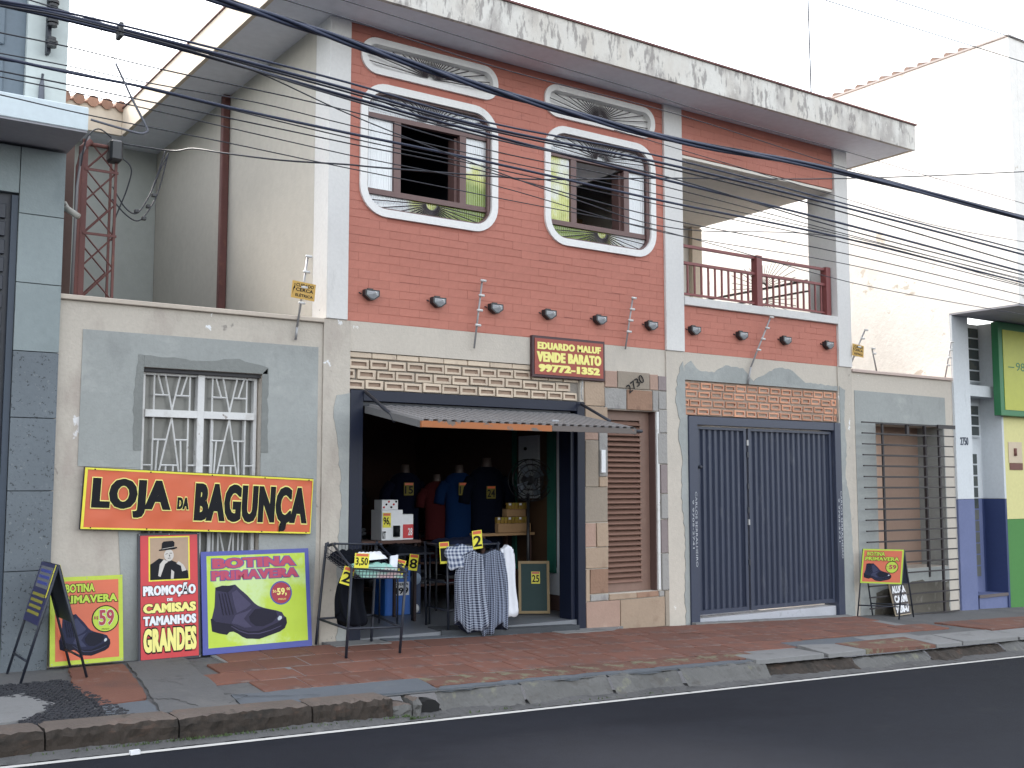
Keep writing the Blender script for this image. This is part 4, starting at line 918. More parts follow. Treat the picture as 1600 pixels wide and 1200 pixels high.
def louvre(z0, z1, n, x0=15.45, x1=16.10, y=.33):
    l = bx('louvre_window', npil, nr, x0 - .02, x1 + .02, y, y + .03, z0 - .03, z1 + .03); h = (z1 - z0) / n
    for i in range(n):
        bx('glass_louvre', darkglass, l, x0, x1, y - .014, y - .002, z0 + i * h + .012, z0 + (i + 1) * h - .012)
        bx('louvre_rail', npil, l, x0, x1, y - .03, y - .001, z0 + i * h - .010, z0 + i * h + .010)
louvre(3.24, 4.10, 5); louvre(2.37, 2.86, 3, 15.40, 16.03)
dn = bx('entrance_door', npil, nr, 15.40, 16.05, .325, .354, 1.392, 2.20); dn2 = bx('entrance_door', nblue, nr, 15.40, 16.05, .325, .354, -.1, 1.388)
for c in range(2):
    for r_ in range(11):
        z = 2.10 - (r_ + 1) * .175; x = 15.47 + c * .25
        bx('door_pane', darkglass if r_ < 5 else M('dull_door_glass', (.10, .105, .10), .5, .25, 8), dn if z > 1.39 else dn2, x, x + .215, .312, .324, z + .012, z + .163)
bx('step', nblue, nr, 15.30, 16.6, .0, .35, -.6, -.03) if False else bx('step', nblue, nr, 15.40, 16.148, .02, .324, -.6, -.06)
bx('step_lip', M('step_lip_grey', (.12, .10, .10)), nr, 15.38, 16.148, -.0, .02, -.10, -.055)
bx('yellow_wall', nyel, nr, 16.202, 26, .002, .5, 1.072, 4.163); bx('green_base', ngreen, nr, 16.202, 26, .0, .5, -.7, 1.068)
text('2750', M('number_blue_grey', (.05, .06, .09)), nr, 14.97, 15.17, 2.20, 2.32, -.0355, .01, name='number_plate', th=.006)
sgb = thing('company_sign', 'large yellow sign box with green border hung under the overhang at right', 'sign', (15.93, -.12, 2.66))
bx('sign_box', signgreen, sgb, 15.95, 19.6, -.12, -.002, 2.68, 4.15, .004); bx('sign_face', signyel, sgb, 16.06, 19.5, -.128, -.121, 2.77, 4.03)
text('981', signgreen, sgb, 16.40, 16.74, 3.40, 3.53, -.1285, .0); bx('logo_stroke', signgreen, sgb, 16.18, 16.35, -.1305, -.1285, 3.44, 3.455)
stk = thing('notice_sticker', 'small tan notice with a pictogram on the yellow wall at right', 'notice', (16.3, 0, 1.9))
bx('notice_card', M('notice_beige', (.55, .45, .33), .6, .08, 8), stk, 16.30, 16.68, -.008, -.001, 1.95, 2.28); bx('notice_footer', M('notice_brown', (.16, .07, .06)), stk, 16.32, 16.68, -.010, -.001, 1.84, 1.945)
tb('pictogram', M('notice_brown', (.16, .07, .06)), stk, [(16.47, -.012, 2.06), (16.47, -.012, 2.18)], .03, 6)
# aerial mast on the roof behind
an = thing('roof_aerial', 'thin guyed aerial mast standing on the roof behind the eave', 'aerial', (15.45, 3, 8.0))
tb('aerial_pole', cable_k, an, [(15.48, 3, 7.2), (15.43, 3, 11.2)], .014, 5); tb('guy_wire', M('guy_grey', (.45, .45, .45)), an, [(14.42, 3, 8.85), (15.66, 3, 10.3)], .005, 4)
bx('aerial_foot', cement, an, 15.40, 15.56, 2.92, 3.08, 8.0, 8.14)

# ================================================================ SHOP INTERIOR
rm = thing('shop_interior', 'dim brown walled shop room behind the open shutter', 'room', (6.4, 2, .1))
struct(rm)
FL = .115
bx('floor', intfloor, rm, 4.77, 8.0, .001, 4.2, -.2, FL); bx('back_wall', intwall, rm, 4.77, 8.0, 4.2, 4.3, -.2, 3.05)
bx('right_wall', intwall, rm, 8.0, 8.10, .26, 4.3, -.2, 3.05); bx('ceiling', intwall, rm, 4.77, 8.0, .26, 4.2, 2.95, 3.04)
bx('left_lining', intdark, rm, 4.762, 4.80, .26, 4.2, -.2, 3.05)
bx('plaster_patch', intwhite, rm, 7.985, 7.999, .62, 1.12, .30, .62); bx('plaster_patch', M('interior_tan', (.10, .075, .06)), rm, 7.982, 7.999, .27, .60, .12, 2.9)
bx('plaster_patch', intwhite, rm, 7.978, 7.998, .62, .78, .62, 2.4)
bx('green_post', greenp, rm, 7.95, 7.977, .79, .94, .56, 2.7); bx('green_post', greenp, rm, 7.95, 7.99, 1.60, 1.68, .56, 2.7)
bx('orange_panel', M('orange_wood', (.06, .03, .014), .7, .15, 5), rm, 7.97, 7.998, .95, 1.59, .6, 2.5)
bx('meter_panel', M('grey_metal_panel', (.50, .54, .58), .5, .08, 5), rm, 7.94, 7.968, 1.10, 1.52, 1.44, 2.21)
tb('panel_knob', black, rm, [(7.92, 1.36, 2.05), (7.94, 1.36, 2.05)], .02, 8)
tag(groundpoly('rubber_mat', mat_r, [(5.95, .35), (7.45, .35), (7.62, -.10), (6.55, -.14), (5.9, -.02)], .055, seed=31, amp=.004, top=True), 'dark rubber mat sloping over the shop threshold', 'mat')
# fan
fn = thing('pedestal_fan', 'dark pedestal fan standing inside the shop at the right', 'fan', (7.75, 1.05, FL))
tb('fan_pole', lamp_k, fn, [(7.75, 1.05, FL), (7.75, 1.05, 1.5)], .02, 8); tb('fan_base', lamp_k, fn, [(7.75, 1.05, FL), (7.75, 1.05, FL + .04)], .17, 16)
tb('motor', lamp_k, fn, [(7.72, .98, 1.66), (7.78, 1.14, 1.66)], .06, 12)
bm = BM()
for rr_ in (.25, .19, .12):
    for dy in (-.05, .04):
        tube(bm, [(7.73 + rr_ * math.cos(R(15 * k)), .98 + dy - .25 * rr_ * math.cos(R(15 * k)), 1.66 + rr_ * math.sin(R(15 * k))) for k in range(25)], .006, 4)
for k in range(16):
    c, s = math.cos(R(22.5 * k)), math.sin(R(22.5 * k)); tube(bm, [(7.73, .92, 1.66), (7.73 + .25 * c, .93 - .06 * c, 1.66 + .25 * s)], .003, 4)
mk('fan_cage', bm, lamp_k, fn)
bm = BM()
for k in range(4):
    a = R(90 * k + 20); P = [Vector((7.73 + math.cos(a + d) * q, .97 + .03 * d, 1.66 + math.sin(a + d) * q)) for q, d in ((.04, 0), (.21, -.1), (.22, .5), (.05, .6))]; bm.faces.new([bm.verts.new(p) for p in P])
mk('blades', bm, M('fan_blade_grey', (.12, .14, .17)), fn)

def price_tag(parent, M4, s, w=.12, h=.15, top='OFERTA', board_name='price_card', matY=P_yel):
    """small yellow price card with an orange heading; M4 places it (local: x right, z up, faces -y)"""
    bm = BM(); box(bm, -w / 2, w / 2, 0, .004, 0, h); bm.transform(M4); c = mk(board_name, bm, matY, parent)
    bm = BM(); box(bm, -w * .42, w * .42, -.0012, .0005, h * .80, h * .97); bm.transform(M4); mk('heading_strip', bm, P_or, c)
    text(s, black, c, -w * .42, w * .42, h * .12, h * .72, -.0005, .02, mtx=M4, name='price')
    return c
def T4(x, y, z, rz=0, rx=0, ry=0): return Matrix.Translation((x, y, z)) @ Matrix.Rotation(R(rz), 4, 'Z') @ Matrix.Rotation(R(rx), 4, 'X') @ Matrix.Rotation(R(ry), 4, 'Y')
# display torsos with T-shirts
def torso(x, y, mat, label, price=None, sz=1.0, z0=1.12):
    t = thing('display_torso', label, 'mannequin', (x, y, z0 - .5), 'shirt torsos hanging inside the shop')
    prof = [(-.30, .20, .11), (-.2, .195, .115), (0, .19, .12), (.2, .20, .125), (.36, .215, .12), (.46, .215, .10), (.52, .17, .085), (.56, .09, .07)]
    bm = BM(); rings = []
    for dz, a, b in prof:
        rings.append([bm.verts.new((x + a * sz * math.cos(R(20 * k)), y + b * sz * math.sin(R(20 * k)) + .006 * math.sin(k * 2.3 + dz * 9), z0 + (dz + .1) * sz)) for k in range(18)])
    for A, B in zip(rings, rings[1:]):
        for k in range(18): bm.faces.new((A[k], A[(k + 1) % 18], B[(k + 1) % 18], B[k]))
    for s in (-1, 1): tube(bm, [(x + s * .19 * sz, y, z0 + .52 * sz), (x + s * .27 * sz, y, z0 + .42 * sz), (x + s * .30 * sz, y - .01, z0 + .27 * sz)], .075 * sz, 8, .07 * sz)
    mk('t_shirt', bm, mat, t, smooth=True)
    bm = BM(); tube(bm, [(x, y, z0 + .62 * sz), (x, y, z0 + .68 * sz), (x, y, z0 + .76 * sz)], .065 * sz, 12, .05 * sz); mk('neck', bm, M('mannequin_skin', (.07, .05, .045), .5, .05, 5), t, smooth=True)
    if price: price_tag(t, T4(x - .03, y - .15, z0 + .36), price, .13, .15, matY=M('dim_yellow_card', (.12, .10, .012)))  # card yellow darkened to paint in the dimness deep in the shop
    tb('support_pole', lamp_k, t, [(x, y, FL), (x, y, z0 - .2)], .015, 6)
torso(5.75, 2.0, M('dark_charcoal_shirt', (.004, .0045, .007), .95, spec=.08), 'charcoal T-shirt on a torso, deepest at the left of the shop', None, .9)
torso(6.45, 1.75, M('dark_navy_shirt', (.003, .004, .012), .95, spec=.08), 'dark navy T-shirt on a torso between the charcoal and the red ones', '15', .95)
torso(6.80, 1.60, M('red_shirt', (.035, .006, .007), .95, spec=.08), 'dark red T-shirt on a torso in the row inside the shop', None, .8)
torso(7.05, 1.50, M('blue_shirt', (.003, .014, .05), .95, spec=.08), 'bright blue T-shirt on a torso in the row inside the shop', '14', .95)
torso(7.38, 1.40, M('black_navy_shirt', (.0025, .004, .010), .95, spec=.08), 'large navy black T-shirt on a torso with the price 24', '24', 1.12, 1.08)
# counters and boxes
ct = thing('display_counter', 'low dark display counter carrying boxes at the left of the shop', 'counter', (5.8, 1.1, FL))
bx('top', intwall, ct, 5.35, 6.15, .85, 1.4, .97, 1.0)
for x_, y_ in ((5.38, .9), (6.1, .9), (5.38, 1.36), (6.1, 1.36)): bx('leg', M('counter_maroon', (.03, .018, .02)), ct, x_, x_ + .03, y_, y_ + .03, FL, .968)
bx('lower_shelf', M('counter_maroon', (.03, .018, .02)), ct, 5.42, 6.08, .9, 1.35, .7, .72)
b1 = thing('cooker_box', 'white boxed appliance with yellow price card 96', 'box', (5.85, .95, 1.0)); bx('carton', P_wht, b1, 5.69, 5.95, .90, 1.15, 1.002, 1.33, .004)
price_tag(b1, T4(5.75, .895, 1.14), '96,', .10, .16); tb('pictured_cooker', black, b1, [(5.87, .896, 1.04), (5.87, .896, 1.16)], .04, 10); text('KIT', black, b1, 5.70, 5.74, 1.02, 1.10, .898, .02)
b2 = thing('red_box', 'white carton with red label standing right of the 96 box', 'box', (6.03, .95, 1.0)); bx('carton', P_wht, b2, 5.96, 6.10, .93, 1.12, 1.002, 1.28, .004); bx('red_label', P_red, b2, 5.97, 6.095, .924, .929, 1.02, 1.17)
text('28', P_wht, b2, 6.03, 6.085, 1.05, 1.13, .9235, .02)
b3 = thing('small_carton', 'small dotted white carton lying on top of the 96 box', 'box', (5.8, 1.0, 1.33)); bx('carton', P_wht, b3, 5.70, 5.90, .92, 1.1, 1.332, 1.44, .004)
for k in range(6): tb('dot', black if k % 2 else P_red, b3, [(5.725 + .03 * k, .9195, 1.36 + .03 * (k % 3)), (5.725 + .03 * k, .915, 1.36 + .03 * (k % 3))], .012, 8)
b4 = thing('fan_box', 'bright blue fan box with price 199 on the shop floor', 'box', (6.25, 1.55, FL)); bx('carton', M('blue_carton', (.02, .13, .50), .45, .1, 4), b4, 6.05, 6.38, 1.48, 1.75, FL + .002, .66, .004)
bx('side_panel', M('navy_carton', (.01, .03, .09), .5), b4, 6.385, 6.52, 1.48, 1.75, FL + .002, .68, .004)
bx('price_card', P_wht, b4, 6.17, 6.36, 1.472, 1.478, .34, .49); text('199', black, b4, 6.18, 6.35, .355, .43, 1.4715, .03); text('OFERTA', black, b4, 6.18, 6.35, .45, .48, 1.4715, .02)
tb('fan_picture', P_wht, b4, [(6.45, 1.474, .18), (6.45, 1.474, .42)], .008, 6); tb('fan_picture', M('pale_blue_print', (.3, .38, .5)), b4, [(6.45, 1.478, .52), (6.45, 1.472, .52)], .07, 16); tb('fan_picture', P_wht, b4, [(6.45, 1.478, .18), (6.45, 1.472, .18)], .05, 12)
# tins / rolls piles on cartons
t1 = thing('goods_table', 'brown goods table with cartons at the right side of the shop', 'table', (7.65, 1.4, FL)); bx('top', cardb, t1, 7.15, 7.92, 1.15, 1.75, 1.0, 1.03)
for x, y in ((7.2, 1.2), (7.87, 1.2), (7.2, 1.7), (7.87, 1.7)): bx('leg', intwall, t1, x - .02, x + .02, y - .02, y + .02, FL, .998)
tag(bx('carton', cardb, None, 7.42, 7.90, 1.2, 1.6, 1.032, 1.14, .004), 'wide cardboard carton under the lower row of yellow packets', 'carton')
tag(bx('carton', cardb, None, 7.58, 7.86, 1.25, 1.5, 1.22, 1.31, .004), 'smaller cardboard carton between the two rows of yellow packets', 'carton')
pk = M('yellow_packet', (.28, .17, .03), .5, .15, 12); P_dull = M('dull_yellow_card', (.30, .25, .03))
for z, xa, n, lab in ((1.142, 7.42, 9, 'small yellow packet in the lower row on the cartons'), (1.312, 7.58, 6, 'small yellow packet in the upper row on the cartons')):
    for i in range(n):
        o = thing('packet', lab, 'packet', (xa + i * .052, 1.24, z), lab.replace('small yellow packet', 'yellow packets')); bx('packet_box', pk, o, xa + i * .052, xa + i * .052 + .043, 1.22, 1.28, z, z + .075, .003); bx('packet_lid', P_wht if i % 3 == 0 else P_dull, o, xa + i * .052 + .006, xa + i * .052 + .037, 1.214, 1.22, z + .045, z + .07)
# chalk board
cb = thing('leaning_board', 'narrow green board in a raw wood frame with price card, leaning inside the shop', 'board', (7.7, 1.1, FL))
def boardat(parent, P0, P1, z0, z1, lean, y_off=0): pass
mtb = T4(7.40, .75, FL + .01, -32, -9)
bm = BM(); box(bm, 0, .36, 0, .012, 0, .60); bm.transform(mtb); mk('green_panel', bm, chalk, cb)
for a, b, c, d_ in ((-.0, .03, 0, .60), (.33, .36, 0, .60), (.031, .329, 0, .03), (.031, .329, .57, .60)):
    bm = BM(); box(bm, a, b, -.012, -.001, c, d_); bm.transform(mtb); mk('frame_slat', bm, woodf, cb)
price_tag(cb, mtb @ T4(.20, -.004, .34), '25', .10, .14)
# shelves with dark folded clothes to the left and back, so the depth reads as a stocked shop
sv = thing('clothes_shelf', 'dark shelf stacked with folded dark clothes at the back of the shop', 'shelf', (6.6, 2.4, FL))
for z in (.35, .62, .88): bx('shelf_board', intwall, sv, 5.9, 7.9, 2.2, 2.7, z, z + .025)
for x in (5.9, 6.9, 7.88): bx('upright', intwall, sv, x, x + .03, 2.2, 2.7, FL, 1.0)
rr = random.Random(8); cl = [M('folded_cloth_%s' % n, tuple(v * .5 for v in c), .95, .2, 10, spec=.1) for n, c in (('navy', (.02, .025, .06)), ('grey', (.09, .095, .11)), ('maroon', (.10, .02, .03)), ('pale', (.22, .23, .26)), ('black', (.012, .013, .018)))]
for z in (.376, .646, .906):
    x = 5.95
    while x < 7.75:
        n = rr.randint(2, 4)
        for k in range(n):
            c = rr.choice(cl); o = bx('folded_garment', c, None, x + rr.uniform(-.01, .01), x + .24 + rr.uniform(-.01, .01), 2.22, 2.6, z + k * .045, z + k * .045 + .042, .012)
            cn = c.name.split('_')[-1]; sh_ = {.376: 'lowest', .646: 'middle', .906: 'top'}[z]; pl_ = 'left' if x < 6.85 else 'right'; lb = 'folded %s garment on the %s board, %s half of the back shelf' % (cn, sh_, pl_)
            tag(o, lb, 'garment', lb.replace('garment', 'garments', 1))
        x += .28
hg = thing('clothes_rail', 'rail of dark hanging clothes along the left side of the shop', 'clothes rail', (5.2, 1.6, FL))
tb('rail_bar', galv, hg, [(5.05, .8, 1.75), (5.05, 3.2, 1.75)], .012, 6)
for y in (.82, 3.18): tb('rail_post', galv, hg, [(5.05, y, FL), (5.05, y, 1.75)], .014, 6)
for k in range(16):
    y = .9 + k * .14; c = cl[k % 5]; cn = c.name.split('_')[-1]; lb = '%s shirt hanging on the rail along the left of the shop, %s' % (cn, 'near the street' if k < 5 else 'midway' if k < 10 else 'deepest inside'); o = thing('hanging_shirt', lb, 'shirt', (5.1, y, 1.0), 'shirts hanging on the left rail')
    bm = BM(); hexa(bm, [(4.88, y - .03, .9), (5.32, y - .025, .92), (5.32, y + .03, .9), (4.88, y + .03, .9), (4.86, y - .015, 1.58), (5.30, y - .02, 1.60), (5.30, y + .02, 1.60), (4.86, y + .02, 1.6)]); mk('shirt_body', bm, c, o)
    tb('hanger_hook', galv, o, [(5.05, y, 1.60), (5.05, y, 1.76)], .004, 4)

# ================================================================ RACKS ON THE SIDEWALK
def limp(bm, cx, cy, ztop, zbot, w, d, seed, uvl, flare=1.0, rz=0, fold=.018, nf=7):
    """hanging garment: closed wavy sleeve of cloth"""
    rr = random.Random(seed); n = 48; rows = 16; ph = rr.uniform(0, 6); R_ = []
    for j in range(rows + 1):
        t = j / rows; z = ztop + (zbot - ztop) * t; wf = (.80 + .20 * min(1, t * 3)) * (1 + (flare - 1) * t); row = []
        for k in range(n):
            a = 2 * math.pi * k / n; f = fold * (.65 + .7 * t) * math.sin(nf * a + ph + 1.2 * math.sin(t * 3 + seed))
            x = (w / 2 * wf + f * .6) * math.cos(a); y = (d / 2 * (.5 + .5 * t) + f) * math.sin(a)
            zz = z + max(0, t - .6) * .16 * math.sin(2 * a + ph) + max(0, t - .8) * .12 * math.sin(5 * a + ph * 2) - .05 * (t < .08) * abs(math.cos(a))
            X = cx + x * math.cos(rz) - y * math.sin(rz) + .012 * math.sin(t * 5 + seed); Y = cy + x * math.sin(rz) + y * math.cos(rz)
            row.append(bm.verts.new((X, Y, zz)))
        R_.append(row)
    for j in range(rows):
        for k in range(n):
            f = bm.faces.new((R_[j][k], R_[j][(k + 1) % n], R_[j + 1][(k + 1) % n], R_[j + 1][k])); f.smooth = True
            for lp, (kk, jj) in zip(f.loops, ((k, j), (k + 1, j), (k + 1, j + 1), (k, j + 1))): lp[uvl].uv = (kk / n * (w * 2 + d) * 1.2 , jj / rows * (ztop - zbot))
    bm.faces.new(R_[0]); bm.faces.new(R_[-1][::-1])
def garment(name, label, mat, *a, **k):
    bm = BM(); uvl = bm.loops.layers.uv.new('UVMap'); limp(bm, *a[:7], uvl, **k); o = mk(name, bm, mat, None, smooth=False)
    tag(o, label, 'shirt'); return o
def heap(name, label, mat, x0, x1, y0, y1, zf, h, seed, cat='clothes'):
    rr = random.Random(seed); bm = BM(); n, m_ = 18, 14; g_ = []; top = []
    ph = [rr.uniform(0, 6) for _ in range(4)]
    for i in range(n + 1):
        row = []
        for j in range(m_ + 1):
            u, v = i / n, j / m_; x = x0 + (x1 - x0) * u; y = y0 + (y1 - y0) * v; e = min(1, 5 * min(u, 1 - u, v, 1 - v))
            hh = h * e ** .5 * (.6 + .25 * math.sin(6 * u + ph[0]) * math.cos(5 * v + ph[1]) + .15 * math.sin(17 * u + 9 * v + ph[2]) + .08 * math.sin(31 * v - 13 * u + ph[3]))
            row.append(bm.verts.new((x, y, zf(x, y) + .004 + max(hh, 0))))
        top.append(row)
    for i in range(n):
        for j in range(m_): f = bm.faces.new((top[i][j], top[i + 1][j], top[i + 1][j + 1], top[i][j + 1])); f.smooth = True
    edge = [top[i][0] for i in range(n + 1)] + [top[n][j] for j in range(1, m_ + 1)] + [top[i][m_] for i in range(n - 1, -1, -1)] + [top[0][j] for j in range(m_ - 1, 0, -1)]
    lo = [bm.verts.new((v.co.x, v.co.y, zf(v.co.x, v.co.y))) for v in edge]
    for i in range(len(edge)): bm.faces.new((edge[i], edge[(i + 1) % len(edge)], lo[(i + 1) % len(edge)], lo[i]))
    bm.faces.new(lo); o = mk(name, bm, mat, None); tag(o, label, cat); return o
# rack with sloping wire basket
rk = thing('basket_rack', 'black metal rack with sloping wire basket of socks and towels', 'rack', (4.75, -.45, .09))
zA = gz(4.48, -.11); zB = gz(4.45, -.78)
tb('leg', steeld, rk, smoothpts([(4.47, -.11, zA), (4.55, -.12, .98), (4.575, -.14, 1.03), (4.60, -.22, 1.05)], 4), .014, 8)
tb('leg', steeld, rk, smoothpts([(5.04, -.13, zA - .02), (5.08, -.13, .97), (5.08, -.16, 1.02), (5.08, -.24, 1.03)], 4), .014, 8)
tb('leg', steeld, rk, [(4.45, -.78, zB), (4.50, -.77, .86)], .013, 8); tb('leg', steeld, rk, [(4.98, -.80, zB), (5.05, -.78, .80)], .013, 8)
for a, b in (((4.49, -.11, .35), (5.05, -.13, .35)), ((4.46, -.78, .33), (5.0, -.79, .31)), ((4.49, -.12, .35), (4.46, -.77, .33)), ((5.05, -.13, .35), (5.0, -.78, .31)), ((4.58, -.2, 1.05), (4.50, -.77, .86)), ((5.08, -.2, 1.03), (5.05, -.78, .80)), ((4.59, -.2, 1.05), (5.08, -.2, 1.03)), ((4.50, -.77, .86), (5.05, -.78, .80))):
    tb('rail', steeld, rk, [a, b], .011, 6)
def bz(x, y):
    t = (-.14 - y) / .64; u = (x - 4.52) / .55; return (.98 - .16 * t) - .03 * u - .05
bm = BM()
for i in range(16):
    x = 4.53 + i * .035; tube(bm, [(x, -.15, bz(x, -.15) + .13), (x, -.15, bz(x, -.15)), (x, -.78, bz(x, -.78)), (x, -.80, bz(x, -.78) + .09)], .0032, 4)
for j in range(11):
    y = -.16 - j * .062; tube(bm, [(4.52, y, bz(4.52, y) + .10), (4.52, y, bz(4.52, y)), (5.07, y, bz(5.07, y)), (5.07, y, bz(5.07, y) + .10)], .0032, 4)
for dz in (.03, .06, .10):
    tube(bm, [(4.52, -.15, bz(4.52, -.15) + dz), (4.52, -.79, bz(4.52, -.78) + dz), (5.07, -.79, bz(5.07, -.78) + dz), (5.07, -.15, bz(5.07, -.15) + dz)], .0032, 4)
mk('wire_basket', bm, steeld, rk)
price_tag(rk, T4(4.58, -.80, .86, -4, 0, 4), '3,50', .14, .13); price_tag(rk, T4(4.475, -.68, .71, -25, 0, 18), '2', .10, .16); price_tag(rk, T4(5.12, -.50, .76, -20, 0, 15), '5', .09, .14)
heap('towel_pile', 'pile of mint green and pink towels in the front of the wire basket', towel, 4.60, 5.04, -.77, -.46, lambda x, y: bz(x, y) + .004, .10, 3)
heap('sock_pile', 'dark pile of folded socks at the back of the wire basket', blackcloth, 4.54, 4.98, -.44, -.18, lambda x, y: bz(x, y) + .004, .12, 4)
heap('white_garment', 'crumpled white garment lying across the dark socks in the basket', P_wht, 4.70, 4.98, -.55, -.42, lambda x, y: bz(x, y) + .085 + (x - 4.7) * .10, .06, 6)
bm = BM(); hexa(bm, [(4.97, -.62, .80), (5.04, -.63, .81), (5.04, -.61, .81), (4.97, -.60, .80), (4.99, -.60, .94), (5.06, -.61, .95), (5.06, -.59, .95), (4.99, -.58, .94)]); tag(mk('sock_pair', bm, shirtwhite), 'pale checked sock pair propped at the right end of the basket', 'socks')
# lower black sack behind
o = garment('black_bag', 'black cloth bag hanging inside the frame of the basket rack', blackcloth, 4.68, -.40, .80, .36, .24, .30, 8, flare=1.1, fold=.02); o['category'] = 'bag'
# second rack with shirts
r2 = thing('shirt_rack', 'dark metal rack carrying checked shirts in the shop entrance', 'rack', (6.3, .1, .08))
for x, y in ((5.99, -.0), (6.62, -.0), (6.05, .55), (6.68, .55)): tb('leg', steeld, r2, [(x, y, gz(x, min(y, 0)) if y < .1 else FL), (x - .02, y, 1.0)], .014, 8)
for z in (.32, .6, .98):
    tb('rail', steeld, r2, [(5.98, 0, z), (6.62, 0, z)], .010, 6); tb('rail', steeld, r2, [(5.98, 0, z), (6.04, .55, z)], .010, 6); tb('rail', steeld, r2, [(6.62, 0, z), (6.68, .55, z)], .010, 6)
bm = BM()
for i in range(18): tube(bm, [(5.98 + i * .037, .0, .93), (6.03 + i * .037, .55, .98)], .003, 4)
mk('wire_shelf', bm, steeld, r2)
price_tag(r2, T4(5.93, -.03, .80, -30, 0, -4), '1', .10, .22); price_tag(r2, T4(6.31, -.06, .94, 0, 0, -5), '2', .12, .19)
garment('checked_shirt', 'navy and white checked shirt hanging at the left of the shirt rack', check1, 6.19, -.12, .93, .16, .33, .13, 3, flare=1.15, fold=.028, nf=9)
garment('checked_shirt', 'finer grey checked shirt hanging between the navy check and the white shirt', check2, 6.47, -.12, .94, .10, .30, .14, 5, flare=1.0, fold=.024, nf=8)
garment('white_shirt', 'plain white shirt hanging at the right end of the shirt rack', shirtwhite, 6.66, -.06, .97, .27, .20, .12, 8, flare=1.55, fold=.012)
garment('striped_sleeve', 'blue striped shirt laid over the top left of the shirt rack', stripe, 6.08, -.07, 1.0, .80, .34, .16, 9, fold=.01)
heap('folded_stack', 'stack of dark folded jeans on the shirt rack shelf', cl[0], 6.05, 6.6, .08, .5, lambda x, y: .985, .07, 12)
# third rack inside
r3 = thing('inner_rack', 'small black rack just inside the entrance behind the basket rack', 'rack', (5.95, .7, FL))
for x, y in ((5.70, .55), (6.12, .60), (5.70, .95), (6.12, .98)): tb('leg', steeld, r3, [(x, y, FL), (x, y, .88)], .012, 6)
bx('tray', steeld, r3, 5.68, 6.14, .54, 1.0, .86, .88); price_tag(r3, T4(5.86, .52, .70, 0, 0, 8), '8', .11, .17)
heap('dark_clothes', 'low heap of black clothes on the small inner rack', blackcloth, 5.70, 6.12, .56, .98, lambda x, y: .882, .10, 14)
# ================================================================ SIGNS
def tpoly(name, mat, parent, pts, y, M4, th=.0012):
    bm = BM(); poly(bm, pts, y - th, y + .0006); bm.transform(M4); return mk(name, bm, mat, parent)
def tbx(name, mat, parent, M4, x0, x1, y0, y1, z0, z1):
    bm = BM(); box(bm, x0, x1, y0, y1, z0, z1); bm.transform(M4); return mk(name, bm, mat, parent)
def disc(cx, cz, r, n=32, rz=None): return [(cx + r * math.cos(2 * math.pi * k / n), cz + (rz or r) * math.sin(2 * math.pi * k / n)) for k in range(n)]
def boot(parent, x, z, w, h, y, M4, pal):
    def P(a): return [(x + w * (u - 105) / 865, z + h * (1 - (v - 405) / 635)) for u, v in a]
    g = tpoly('boot_picture', pal[0], parent, P([(105, 775), (118, 915), (200, 945), (280, 965), (310, 936), (352, 934), (400, 960), (450, 1000), (500, 1025), (560, 1030), (640, 1040), (700, 1025), (790, 1000), (880, 975), (940, 940), (968, 880), (962, 820), (905, 770), (600, 800), (300, 760)]), y, M4)
    tpoly('boot_upper', pal[1], g, P([(165, 432), (155, 600), (150, 650), (120, 770), (160, 812), (330, 850), (420, 910), (520, 945), (640, 948), (760, 905), (860, 868), (945, 815), (912, 755), (850, 732), (700, 690), (640, 665), (598, 632), (520, 540), (430, 455), (385, 408), (310, 418), (240, 412)]), y - .0013, M4)
    tpoly('boot_opening', pal[0], g, P([(168, 432), (240, 414), (312, 420), (372, 420), (340, 460), (300, 495), (230, 478), (175, 465)]), y - .0026, M4)
    tpoly('boot_vamp', pal[0], g, P([(530, 780), (600, 700), (690, 695), (840, 735), (860, 800), (800, 860), (690, 900), (600, 890), (545, 840)]), y - .0026, M4)
    tpoly('boot_highlight', pal[2], g, P([(330, 840), (380, 750), (500, 720), (570, 690), (600, 660), (520, 740), (470, 800), (560, 900), (480, 900), (400, 860)]), y - .0039, M4)
    tpoly('boot_highlight', pal[2], g, P([(345, 500), (400, 470), (480, 560), (560, 640), (500, 690), (395, 730), (370, 640)]), y - .0026, M4)
    for k in range(4): tpoly('elastic_line', pal[0], g, P([(200 + k * 32, 500), (207 + k * 32, 500), (250 + k * 36, 745), (240 + k * 36, 745)]), y - .0052, M4)
    tpoly('toe_shine', pal[3], g, P([(858, 820), (880, 795), (905, 800), (908, 825), (885, 845), (862, 845)]), y - .0039, M4)
    tpoly('sole_line', pal[2], g, P([(330, 868), (420, 925), (520, 965), (640, 972), (780, 945), (900, 905), (900, 913), (780, 955), (640, 984), (515, 976), (415, 936), (330, 878)]), y - .0013, M4)
    return g
def rivets(parent, M4, w, h, m, n=3):
    for x in (m, w / 2, w - m):
        for z in (m, h - m): tbx('rivet', galv, parent, M4, x - .004, x + .004, -.003, .001, z - .004, z + .004)
